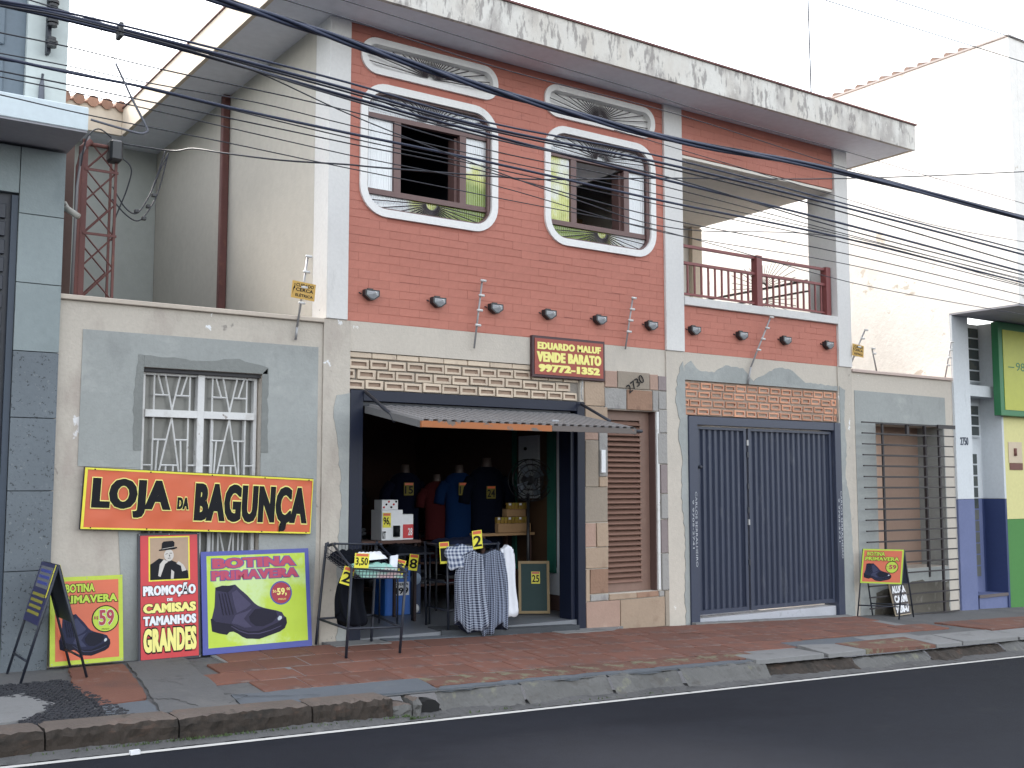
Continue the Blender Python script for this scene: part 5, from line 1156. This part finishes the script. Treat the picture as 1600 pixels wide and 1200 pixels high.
# small boot sign
s1 = thing('boot_sign', 'orange red boot advert with lime border and price 59, leaning at the far left', 'sign', (2.42, -.1, .12))
m1 = T4(2.115, -.135, .13, 0, -9); w, h = .585, .715
tbx('board', M('sign_back_lime', (.42, .52, .04), .5), s1, m1, 0, w, 0, .012, 0, h); tpoly('red_field', P_or, s1, [(.04, .035), (w - .035, .035), (w - .035, h - .035), (.04, h - .035)], 0, m1)
text('BOTINA', P_lime, s1, .12, .355, .585, .655, -.0013, .05, outline=black, ow=.06, mtx=m1); text('PRIMAVERA', P_lime, s1, .06, .54, .495, .56, -.0013, .05, outline=black, ow=.06, mtx=m1)
tpoly('price_badge', black, s1, disc(.44, .355, .112), -.0013, m1); tpoly('badge_face', P_lime, s1, disc(.44, .355, .103), -.0028, m1)
text('59', P_dred, s1, .388, .51, .30, .43, -.004, .03, outline=P_wht, ow=.02, mtx=m1); text('R$', P_dred, s1, .347, .382, .35, .38, -.004, .02, mtx=m1); text('PREÇO', black, s1, .41, .47, .262, .276, -.004, .0, mtx=m1)
boot(s1, .07, .06, .41, .35, -.0015, m1, boots); rivets(s1, m1, w, h, .015)
# promotion sign
s2 = thing('promotion_sign', 'tall red sign with a portrait above PROMOÇÃO DE CAMISAS TAMANHOS GRANDES', 'sign', (3.07, -.12, .12))
m2 = T4(2.84, -.155, .12, 0, -7); w, h = .50, 1.05
tbx('backing', steeld, s2, m2, -.02, w + .02, .006, .02, -.02, h + .02); tbx('board', P_red, s2, m2, 0, w, 0, .006, 0, h)
tpoly('portrait_border', P_yel, s2, [(.07, .655), (.43, .655), (.43, 1.04), (.07, 1.04)], 0, m2); tpoly('portrait_ground', P_tan, s2, [(.082, .667), (.418, .667), (.418, 1.028), (.082, 1.028)], -.0013, m2)
tpoly('figure_suit', black, s2, [(.082, .667), (.418, .667), (.412, .73), (.39, .76), (.33, .80), (.27, .83), (.20, .84), (.16, .85), (.10, .81), (.082, .80)], -.0026, m2)
tpoly('figure_face', M('print_grey', (.50, .47, .44)), s2, disc(.245, .875, .042, 20, .052), -.0039, m2)
tpoly('figure_hat', black, s2, [(.16, .925), (.315, .945), (.32, .935), (.29, .925), (.295, .985), (.28, 1.0), (.20, .995), (.185, .98), (.18, .918), (.158, .915)], -.0052, m2)
for P in ([(.15, .70), (.17, .69), (.21, .80), (.24, .82), (.20, .84), (.165, .80)], [(.36, .73), (.40, .74), (.37, .79), (.33, .82), (.31, .80), (.35, .78)], [(.26, .67), (.285, .67), (.29, .73), (.265, .75)]): tpoly('figure_hand', M('print_grey', (.5, .47, .44)), s2, P, -.0039, m2)
for s_, mt, a, b, c, d_ in (('PROMOÇÃO', P_wht, .02, .48, .515, .635), ('DE', P_wht, .225, .275, .48, .505), ('CAMISAS', P_ylt, .02, .48, .385, .465), ('TAMANHOS', P_wht, .02, .48, .28, .36), ('GRANDES', P_ylt, .02, .48, .055, .255)):
    text(s_, mt, s2, a, b, c, d_, -.0005, .07, outline=black, ow=.05, mtx=m2)
for P in ([(.215, .885), (.235, .893), (.235, .889), (.215, .881)], [(.252, .895), (.272, .893), (.272, .889), (.252, .890)], [(.235, .85), (.262, .853), (.260, .848), (.236, .846)], [(.247, .885), (.256, .865), (.246, .863)]): tpoly('figure_feature', black, s2, P, -.0052, m2)
tpoly('hat_band', M('print_grey', (.5, .47, .44)), s2, [(.185, .932), (.292, .948), (.292, .944), (.185, .928)], -.0065, m2)
rivets(s2, m2, w, h, -.008)
# large boot sign
s3 = thing('boot_sign', 'large lime BOTINA PRIMAVERA boot advert with blue border leaning on the wall', 'sign', (3.9, -.12, .12))
m3 = T4(3.375, -.16, .115, 0, -8); w, h = 1.035, .90
tbx('board', P_blu, s3, m3, 0, w, 0, .015, 0, h); limeglow = M('lime_print_glow', (.42, .56, .035), .45, .05, 1.5, [((.55, .70, .45), .50, (2.2, 2.2, 2.2), .12, .6)])
tpoly('lime_field', limeglow, s3, [(.05, .055), (w - .04, .055), (w - .04, h - .04), (.05, h - .04)], 0, m3)
text('BOTINA', P_mag, s3, .10, .90, .745, .835, -.0013, .07, outline=P_blu, ow=.05, mtx=m3); text('PRIMAVERA', P_mag, s3, .09, .925, .64, .725, -.0013, .07, outline=P_blu, ow=.05, mtx=m3)
tpoly('price_badge', P_blu, s3, disc(.745, .50, .108), -.0013, m3); tpoly('badge_face', P_dred, s3, disc(.745, .50, .095), -.0028, m3)
text('59,', P_ylt, s3, .705, .80, .47, .545, -.004, .04, mtx=m3); text('00', P_ylt, s3, .80, .835, .52, .545, -.004, .02, mtx=m3); text('Só', P_ylt, s3, .665, .70, .505, .53, -.004, .02, mtx=m3); text('PREÇO', P_ylt, s3, .715, .79, .432, .45, -.004, .0, mtx=m3)
boot(s3, .075, .10, .72, .50, -.0015, m3, boots3)
# banner
bn = thing('shop_banner', 'long orange red banner LOJA DA BAGUNÇA with yellow edge across the window', 'banner', (3.4, -.06, 1.15))
mb = T4(2.33, -.06, 1.235, 0, 0, 2.55); w, h = 2.085, .515
tbx('backing', steeld, bn, mb, -.006, w + .006, .004, .02, -.006, h + .006)
bm = BM(); nx, nz = 60, 14; vv = [[bm.verts.new((w * i / nx, -.004 - .0035 * (math.sin(i * .23 + j * .35) + .6 * math.sin(i * .61 - j * .5)) * (1 if j < 4 or j > 11 else .25), h * j / nz)) for j in range(nz + 1)] for i in range(nx + 1)]
for i in range(nx):
    for j in range(nz): bm.faces.new((vv[i][j], vv[i + 1][j], vv[i + 1][j + 1], vv[i][j + 1])).smooth = True
bm.transform(mb); mk('vinyl', bm, P_or, bn, recalc=False)
for a, b, c, d_ in ((0, .022, .0, h), (w - .008, w, 0, h), (.023, w - .009, h - .016, h), (.023, w - .009, 0, .014)): tbx('yellow_edge', P_yel, bn, mb, a, b, -.010, -.009, c, d_)
text('LOJA', black, bn, .07, .745, .105, .435, -.0095, .068, outline=P_ylt, ow=.026, mtx=mb); text('DA', black, bn, .80, .905, .19, .295, -.0095, .075, outline=P_ylt, ow=.06, mtx=mb); text('BAGUNÇA', black, bn, .955, 2.04, .02, .43, -.0095, .068, outline=P_ylt, ow=.026, mtx=mb)
for x in (.08, .55, 1.1, 1.6, 2.04):
    for z in (.012, h - .012): tbx('rivet', black, bn, mb, x - .005, x + .005, -.013, -.009, z - .005, z + .005)
# phone sign
ps = thing('phone_sign', 'dark red sign with yellow text VENDE BARATO above the shutter', 'sign', (7.53, -.04, 2.78))
bx('frame', M('sign_frame_dark', (.05, .02, .025), .5), ps, 7.02, 8.05, -.05, -.004, 2.785, 3.245, .004); bx('board', signred, ps, 7.05, 8.02, -.056, -.051, 2.815, 3.215)
text('EDUARDO MALUF', P_ylt, ps, 7.085, 7.985, 3.095, 3.175, -.0565, .07); text('VENDE BARATO', P_ylt, ps, 7.075, 7.99, 2.955, 3.07, -.0565, .085); text('99772-1352', P_ylt, ps, 7.10, 7.97, 2.845, 2.93, -.0565, .085)
ch = BM()
for k in range(7): tube(ch, [(7.725 + .01 * math.sin(k), -.03, 2.80 - k * .035), (7.725 + .01 * math.cos(k), -.03, 2.77 - k * .035)], .007, 5)
tag(mk('hanging_chain', ch, galv), 'short chain hanging below the dark red phone sign', 'chain')
# A-frames -------------------------------------------------------
def aframe(name, label, A, wv, spread, ztop, zpan, front, back, legs_z, face=True):
    """A: apex mid point (x,y); wv: half width vector; spread: half spread vector; built as two leaning frames"""
    t = thing(name, label, 'sign', (A[0], A[1], legs_z)); ap = Vector((A[0], A[1], ztop)); wv = Vector((wv[0], wv[1], 0)); sp = Vector((spread[0], spread[1], 0))
    for s in (-1, 1):
        ft = Vector((A[0], A[1], legs_z)) + sp * s
        for q in (-1, 1): tb('leg', steeld, t, [ap + wv * q, ft + wv * q], .011, 6)
        lo = ap + (ft - ap) * .82; tb('rail', steeld, t, [lo - wv, lo + wv], .009, 6)
        # panel matrix: origin at lower left of panel, x along +-wv, z up the slope
        f = zpan; pb = ap + (ft - ap) * f; zv = (ap - pb); H_ = zv.length; zv.normalize(); xv = wv.normalized(); yv = zv.cross(xv)
        if yv.dot(sp * s) > 0: xv = -xv; yv = zv.cross(xv); W_ = wv.length * 2
        org = pb - xv * W_ / 2 - yv * .014
        m = Matrix(((xv.x, yv.x, zv.x, org.x), (xv.y, yv.y, zv.y, org.y), (xv.z, yv.z, zv.z, org.z), (0, 0, 0, 1)))
        (front if s > 0 else back)(t, m, W_, H_)
    return t
def face_boot(t, m, W_, H_):
    tbx('panel', P_lime, t, m, 0, W_, 0, .006, 0, H_); tpoly('red_field', P_or, t, [(.02, .02), (W_ - .02, .02), (W_ - .02, H_ - .02), (.02, H_ - .02)], 0, m)
    text('BOTINA', P_lime, t, .06, W_ * .55, H_ * .80, H_ * .92, -.0013, .05, outline=black, ow=.06, mtx=m); text('PRIMAVERA', P_lime, t, .04, W_ - .05, H_ * .66, H_ * .77, -.0013, .05, outline=black, ow=.06, mtx=m)
    tpoly('price_badge', black, t, disc(W_ * .74, H_ * .48, W_ * .155), -.0013, m); tpoly('badge_face', P_lime, t, disc(W_ * .74, H_ * .48, W_ * .14), -.0028, m)
    text('59', P_dred, t, W_ * .67, W_ * .85, H_ * .42, H_ * .55, -.004, .04, mtx=m); text('R$', P_dred, t, W_ * .61, W_ * .655, H_ * .47, H_ * .51, -.004, .0, mtx=m)
    boot(t, .035, .03, W_ * .68, H_ * .52, -.0015, m, boots)
def face_dark(t, m, W_, H_): tbx('panel', steel, t, m, 0, W_, 0, .006, 0, H_)
def face_blue(t, m, W_, H_):
    tbx('panel', M('blue_violet_print', (.030, .030, .10), .4), t, m, 0, W_, 0, .006, 0, H_)
    tpoly('yellow_edge', P_yel, t, [(W_ - .03, H_ * .45), (W_, H_ * .45), (W_, H_), (W_ - .03, H_)], 0, m); tpoly('pale_field', M('pale_grey_print', (.15, .155, .17)), t, [(.05, H_ * .58), (W_ - .05, H_ * .58), (W_ - .05, H_ * .94), (.05, H_ * .94)], 0, m)
    for k in range(4): tpoly('yellow_stroke', M('dull_yellow_stroke', (.26, .24, .04)), t, [(.05, H_ * (.14 + .10 * k)), (W_ - .06, H_ * (.14 + .10 * k)), (W_ - .06, H_ * (.19 + .10 * k)), (.05, H_ * (.19 + .10 * k))], -.0013, m)
    for k in range(3): tpoly('dark_stroke', P_blu, t, [(.08, H_ * (.64 + .10 * k)), (W_ - .09, H_ * (.64 + .10 * k)), (W_ - .09, H_ * (.69 + .10 * k)), (.08, H_ * (.69 + .10 * k))], -.0013, m)
def face_edge(t, m, W_, H_):
    tbx('panel', steeld, t, m, 0, W_, 0, .010, 0, H_); tpoly('yellow_edge', P_yel, t, [(0, H_ * .45), (.03, H_ * .45), (.03, H_), (0, H_)], 0, m)
aframe('a_frame_sign', 'black trestle sign seen edge on with blue yellow print, far left', (2.03, -.42), (0, -.26), (-.24, 0), .98, .52, face_blue, face_edge, gz(2, -.42))
aframe('a_frame_sign', 'black trestle sign with the orange boot advert before the iron grille', (12.62, -.36), (.135, -.225), (-.20, -.03), .74, .50, face_boot, face_dark, gz(12.6, -.36))
# ALUGA board
def board_txt(label, m, w, h, mats, lines, cat='board'):
    t = thing('lettered_board', label, cat, tuple(m.translation)); tbx('board', mats[0], t, m, 0, w, 0, .02, 0, h); tbx('edge', mats[2], t, m, -.012, w + .012, .004, .018, -.012, h + .012)
    for s_, a, b, c, d_ in lines: text(s_, mats[1], t, a, b, c, d_, -.0005, .05, mtx=m)
    return t
board_txt('dark board with white ALUGA lettering leaning behind the right trestle sign', T4(12.98, -.27, -.165, 8, -12), .40, .42, (M('sign_board_dark', (.06, .05, .05)), P_wht, M('cream_edge', (.40, .33, .24))), (('ALUGA', .02, .385, .29, .39), ('CARMI', .04, .385, .16, .26), ('97208-67', .02, .385, .02, .13)))
bx('rule', P_wht, None, 0, .01, 0, .01, 0, .01) if False else None
board_txt('second worn white board propped behind the ALUGA board', T4(13.20, -.12, -.18, 14, -14), .30, .46, (M('worn_white_board', (.34, .30, .27), .8, .3, 8), M('faded_print', (.12, .09, .09)), M('cream_edge', (.40, .33, .24))), ())

# ================================================================ WALL SPOTLIGHTS
def spot(x, label):
    t = thing('wall_spotlight', label, 'spotlight', (x, -.006, 3.50), 'spotlights in a row on the red facade')
    z = 3.50; bm = BM(); P = [(-.08, .04), (.08, .04), (.08, -.02), (.02, -.062), (-.02, -.062), (-.08, -.02)]
    poly(bm, [(x + a, z + b) for a, b in P], -.075, -.008); mk('housing', bm, lamp_k, t)
    bm = BM(); q = [(x - .064, -.078, z + .026), (x + .064, -.078, z + .026), (x + .064, -.078, z - .015), (x + .015, -.078, z - .05), (x - .015, -.078, z - .05), (x - .064, -.078, z - .015)]
    c = bm.verts.new((x + .005, -.098, z - .002)); v = [bm.verts.new(p) for p in q]
    for i in range(6): bm.faces.new((v[i], v[(i + 1) % 6], c))
    bm.faces.new(v[::-1]); mk('lens', bm, chrome, t)
    tb('bulb', insul, t, [(x + .02, -.095, z + .01), (x + .02, -.105, z + .01)], .009, 8); tb('cable_tail', cable_k, t, [(x - .09, -.01, z + .0), (x - .12, -.01, z + .01)], .006, 5)
    bx('bracket', lamp_k, t, x - .03, x + .03, -.03, -.006, z + .046, z + .06); return t
labs = ['first wall spotlight from the left end of the red facade', 'second wall spotlight from the left on the red facade', 'wall spotlight just right of the left insulated rod', 'wall spotlight left above the dark red phone sign', 'wall spotlight above the right end of the phone sign', 'wall spotlight beside the middle white pillar, on its left', 'wall spotlight beside the middle white pillar, on its right', 'wall spotlight under the balcony left of the slanted rod', 'wall spotlight under the balcony right of the slanted rod', 'last wall spotlight next to the right white pillar']
for x, lb in zip([5.04, 5.82, 6.54, 7.26, 7.99, 8.78, 9.49, 10.32, 11.14, 11.99], labs): spot(x, lb)

# ================================================================ ELECTRIC FENCE RODS
def rod(label, a, b, y, n=4, plate=None, bend=None):
    t = thing('fence_rod', label, 'fence rod', (a[0], y, a[1]), 'electric fence rods along the facade')
    A = Vector((a[0], y, a[1])); B = Vector((b[0], y - .06, b[1])); tb('rod', galv, t, [A, B], .011, 6)
    for k in range(n):
        p = A + (B - A) * (1 - k * .22); tb('insulator', insul, t, [p + Vector((-.03, -.02, 0)), p + Vector((.035, -.02, .0))], .014, 6)
    if bend: tb('foot', galv, t, [A, (bend[0], y + .02, bend[1])], .013, 6)
    if plate:
        p = A + (B - A) * plate; m = T4(p.x - .13, p.y - .03, p.z - .08, 0, 0, 5); tbx('warning_plate', goldp, t, m, 0, .24, 0, .006, 0, .165)
        for s_, c in (('CUIDADO', .115), ('CERCA', .07), ('ELÉTRICA', .02)): text(s_, black, t, .04, .22, c, c + .034, -.0003, .03, mtx=m, th=.001)
        tpoly('bolt_mark', black, t, [(.01, .03), (.03, .14), (.02, .14), (.03, .09), (.012, .09)], 0, m)
    return t
rod('leaning fence rod with yellow warning plate above the left wall', (4.25, 3.10), (4.32, 3.78), -.05, 4, .52, (4.245, 2.98))
rod('upright fence rod on the red wall left of the phone sign', (6.26, 3.04), (6.32, 3.76), -.05, 4)
rod('short fence rod on the red wall right of the phone sign', (8.36, 3.18), (8.43, 3.78), -.05, 4)
rod('slanted fence rod under the balcony over the garage', (10.46, 3.10), (10.78, 3.76), -.05, 4, None, (10.42, 2.88))
rod('leaning fence rod with small yellow plate above the right wall', (12.46, 3.20), (12.76, 3.76), .0, 4, .48)
rod('bare fence rod tilted left above the right wall', (13.14, 3.21), (12.97, 3.52), .05, 2)
rod('thin upright fence rod at the white pilaster', (14.70, 3.21), (14.79, 3.74), .0, 4)

# ================================================================ OVERHEAD WIRES
WIRES = [
('thick',-2.6,[(1.17,5.001),(2.502,4.927),(3.168,4.89),(3.905,4.829),(4.759,4.768),(5.635,4.735),(6.843,4.721),(9.059,4.809),(12.493,4.803),(16.614,4.796)]),
('A',-2.3,[(0.357,4.644),(1.183,4.692),(1.596,4.716),(2.384,4.71),(3.626,4.681),(4.96,4.615),(6.939,4.663),(9.521,4.606),(12.985,4.518),(17.142,4.412)]),
('B',-2.2,[(0.361,4.703),(1.199,4.725),(1.618,4.736),(2.417,4.719),(3.675,4.671),(5.027,4.611),(7.031,4.642),(9.647,4.604),(13.156,4.507),(17.367,4.391)]),
('B2',-2.15,[(0.366,4.705),(1.208,4.733),(1.629,4.747),(2.434,4.726),(3.7,4.666),(5.06,4.609),(7.077,4.624),(9.708,4.566),(13.233,4.393),(17.463,4.185)]),
('C',-2.1,[(0.366,4.743),(1.216,4.745),(1.641,4.746),(2.45,4.723),(3.725,4.65),(5.093,4.589),(7.121,4.524),(9.767,4.456),(13.313,4.319),(17.568,4.155)]),
('C2',-2.25,[(0.36,4.633),(1.192,4.679),(1.608,4.702),(2.402,4.671),(3.652,4.57),(4.993,4.503),(6.982,4.498),(9.573,4.344),(13.049,4.224),(17.22,4.08)]),
('D',-2.1,[(1.382,4.828),(2.45,4.732),(2.984,4.684),(3.727,4.516),(4.671,4.352),(6.024,4.164),(7.305,4.067),(9.76,4.298),(13.299,4.143),(17.546,3.957)]),
('E',-2,[(0.382,4.59),(1.24,4.598),(1.669,4.602),(2.347,4.584),(3.775,4.575),(5.16,4.492),(7.213,4.492),(9.89,4.384),(13.479,4.244),(17.786,4.076)]),
('F',-1.9,[(0.393,4.477),(1.261,4.495),(1.695,4.504),(2.265,4.502),(3.068,4.523),(3.826,4.497),(5.227,4.46),(7.305,4.439),(10.017,4.398),(13.654,4.295),(18.018,4.171)]),
('G',-2,[(0.388,4.44),(1.246,4.428),(1.675,4.422),(2.215,4.427),(2.83,4.405),(3.778,4.392),(5.16,4.384),(7.211,4.346),(9.888,4.333),(13.476,4.21),(17.782,4.062)]),
('G2',-1.95,[(0.393,4.393),(1.255,4.433),(1.686,4.453),(2.229,4.436),(3.803,4.373),(5.194,4.356),(7.256,4.319),(9.949,4.3),(13.559,4.176),(17.891,4.027)]),
('H',-1.9,[(0.398,4.372),(1.266,4.372),(1.7,4.372),(2.178,4.365),(2.869,4.358),(3.828,4.344),(5.227,4.328),(7.301,4.208),(10.008,4.192),(13.637,4.072),(17.992,3.928)]),
('I',-1.8,[(0.406,4.379),(1.284,4.367),(1.723,4.361),(2.277,4.342),(3.878,4.283),(5.294,4.258),(7.391,4.098),(10.13,4.107),(13.802,3.983),(18.208,3.834)]),
('J',-1.7,[(0.117,4.332),(1.305,4.276),(1.899,4.248),(2.896,4.232),(3.929,4.204),(5.361,4.18),(7.485,4.142),(9.784,3.966),(11.206,3.906),(13.965,3.873),(17.276,3.833)]),
('L',-1.5,[(2.103,5.636),(3.453,5.588),(4.128,5.564),(5.738,5.482),(7.903,5.487),(10.342,5.377),(11.815,5.348),(14.419,5.324),(17.544,5.295)]),
('Mw',-1.5,[(0.446,5.834),(3.974,5.724),(5.738,5.669),(7.341,5.633),(8.366,5.592),(10.572,5.573),(12.09,5.541),(14.433,5.508),(17.245,5.468)]),
('T1',-2.8,[(1.431,6.114),(8.671,6.462),(12.291,6.636),(16.635,6.845)]),
('T2',-2.8,[(4.853,6.485),(9.825,6.763),(12.311,6.902),(15.294,7.069)]),
('T3',-2.8,[(7.806,6.858),(10.82,7.022),(12.327,7.104),(14.135,7.202)]),
('lowE',-1.6,[(6.909,5.113),(10.419,4.951),(12.174,4.87),(14.217,4.918),(16.669,4.976)]),

]
def wire(Y, pts, r, mat, label, group='street cables crossing the picture', y2=None, n=6, seed=0, wob=0):
    rr = random.Random(seed); P = []
    for i, (x, z) in enumerate(pts): P.append((x, Y + (0 if y2 is None else (y2 - Y) * i / (len(pts) - 1)), z))
    S = smoothpts(P, 6); 
    if wob: S = [p + Vector((0, rr.uniform(-wob, wob), rr.uniform(-wob, wob))) for p in S]
    o = tb('overhead_wire', mat, None, S, r, n); tag(o, label, 'wire', group); return o
labs = {'A': 'topmost strand of the middle cable bundle over the windows', 'B': 'thick strand in the upper cable bundle crossing the left window top', 'B2': 'second strand just below the thick cable of the upper bundle', 'C': 'lower dark strand of the upper bundle', 'C2': 'twisted strand woven through the upper bundle', 'D': 'diagonal wire sagging from the upper bundle across the left window', 'E': 'thin wire running from the insulator rack between the bundles', 'F': 'thin wire below the upper bundle, starting at the pale wall', 'G': 'thicker middle cable crossing the open window sashes', 'G2': 'companion strand under the thicker middle cable', 'H': 'thin wire crossing the lower half of both windows', 'I': 'second thin wire below the middle cable', 'J': 'lowest long wire passing under the right window', 'L': 'thin wire over the soffit, right of the other', 'Mw': 'thin wire high over the soffit near the fascia', 'T1': 'lowest of the three wires in the sky at upper right', 'T2': 'middle one of the three wires in the sky at upper right', 'T3': 'topmost wire in the sky at the upper right corner', 'lowE': 'short low strand leaving the bundle at the right wall'}
rad = {'A': .0085, 'B': .012, 'B2': .008, 'C': .012, 'C2': .007, 'D': .005, 'E': .005, 'F': .0045, 'G': .011, 'G2': .005, 'H': .0055, 'I': .0045, 'J': .0045, 'L': .0045, 'Mw': .004, 'T1': .005, 'T2': .005, 'T3': .004, 'lowE': .004}
for k, Y, pts in WIRES:
    if k == 'thick':
        t = thing('cable_bundle', 'thick blue black twisted power cable bundle crossing the vents', 'cable', (2.5, Y, 4.93))
        base_ = smoothpts([(x, Y, z) for x, z in pts], 8)
        for s in range(3):
            S = []; q = 0
            fine_ = smoothpts(base_[::2], 5)
            for i, p in enumerate(fine_): a = i * .14 + s * 2.094; S.append(p + Vector((0, math.cos(a) * .016, math.sin(a) * .016)))
            tb('cable', cable_b, t, S, .0145, 6)
        tb('messenger_wire', cable_k, t, [p + Vector((0, 0, .03)) for p in base_], .005, 5)
    else: wire(Y, pts, rad[k], cable_b if k in 'ABCG' else cable_k, labs[k], seed=len(k))
sv_ = tb('service_drop', cable_k, None, smoothpts([(2.67, .6, 4.79), (3.1, .3, 4.71), (3.12, -.3, 4.58), (3.22, -.8, 4.43), (3.58, -1.2, 4.33), (4.08, -1.4, 4.33), (4.44, -1.4, 4.36), (5.56, -1.4, 4.47), (6.26, -1.4, 4.55), (7.77, -1.4, 4.81), (10.69, -1.4, 5.28), (14.64, -1.4, 6.02), (17, -1.4, 6.5)], 5), .0075, 6)
tag(sv_, 'service cable running from the lattice mast to the right across both windows', 'cable')
lc = thing('drip_loop_cables', 'looping black cables with splices between mast and side wall', 'cable', (3.0, .8, 4.2))
for pts in ([(2.72, .8, 4.30), (2.85, .8, 4.17), (3.0, .9, 4.15), (3.12, .95, 4.30), (3.22, 1.0, 4.52), (3.30, 1.0, 4.90)], [(2.72, .8, 4.42), (2.84, .8, 4.24), (2.98, .9, 4.22), (3.10, .95, 4.40), (3.18, 1.0, 4.6), (3.27, 1.0, 4.92)], [(2.74, .7, 4.70), (2.86, .7, 4.60), (2.84, .75, 4.40), (2.75, .8, 4.1), (2.73, .8, 3.9)], [(3.16, 1.0, 4.52), (3.22, 1.0, 4.7), (3.30, 1.0, 4.90)], [(2.62, .5, 4.8), (2.5, .5, 4.86), (2.4, .5, 4.75), (2.37, .55, 4.5)]):
    tb('loop', cable_k, lc, smoothpts(pts, 6), .007, 5)
for p in ((3.05, .9, 4.18), (2.98, .9, 4.24), (3.17, 1.0, 4.45), (3.12, 1.0, 4.33)): bx('splice', lamp_k, lc, p[0] - .022, p[0] + .022, p[1] - .02, p[1] + .02, p[2] - .018, p[2] + .018, .005)
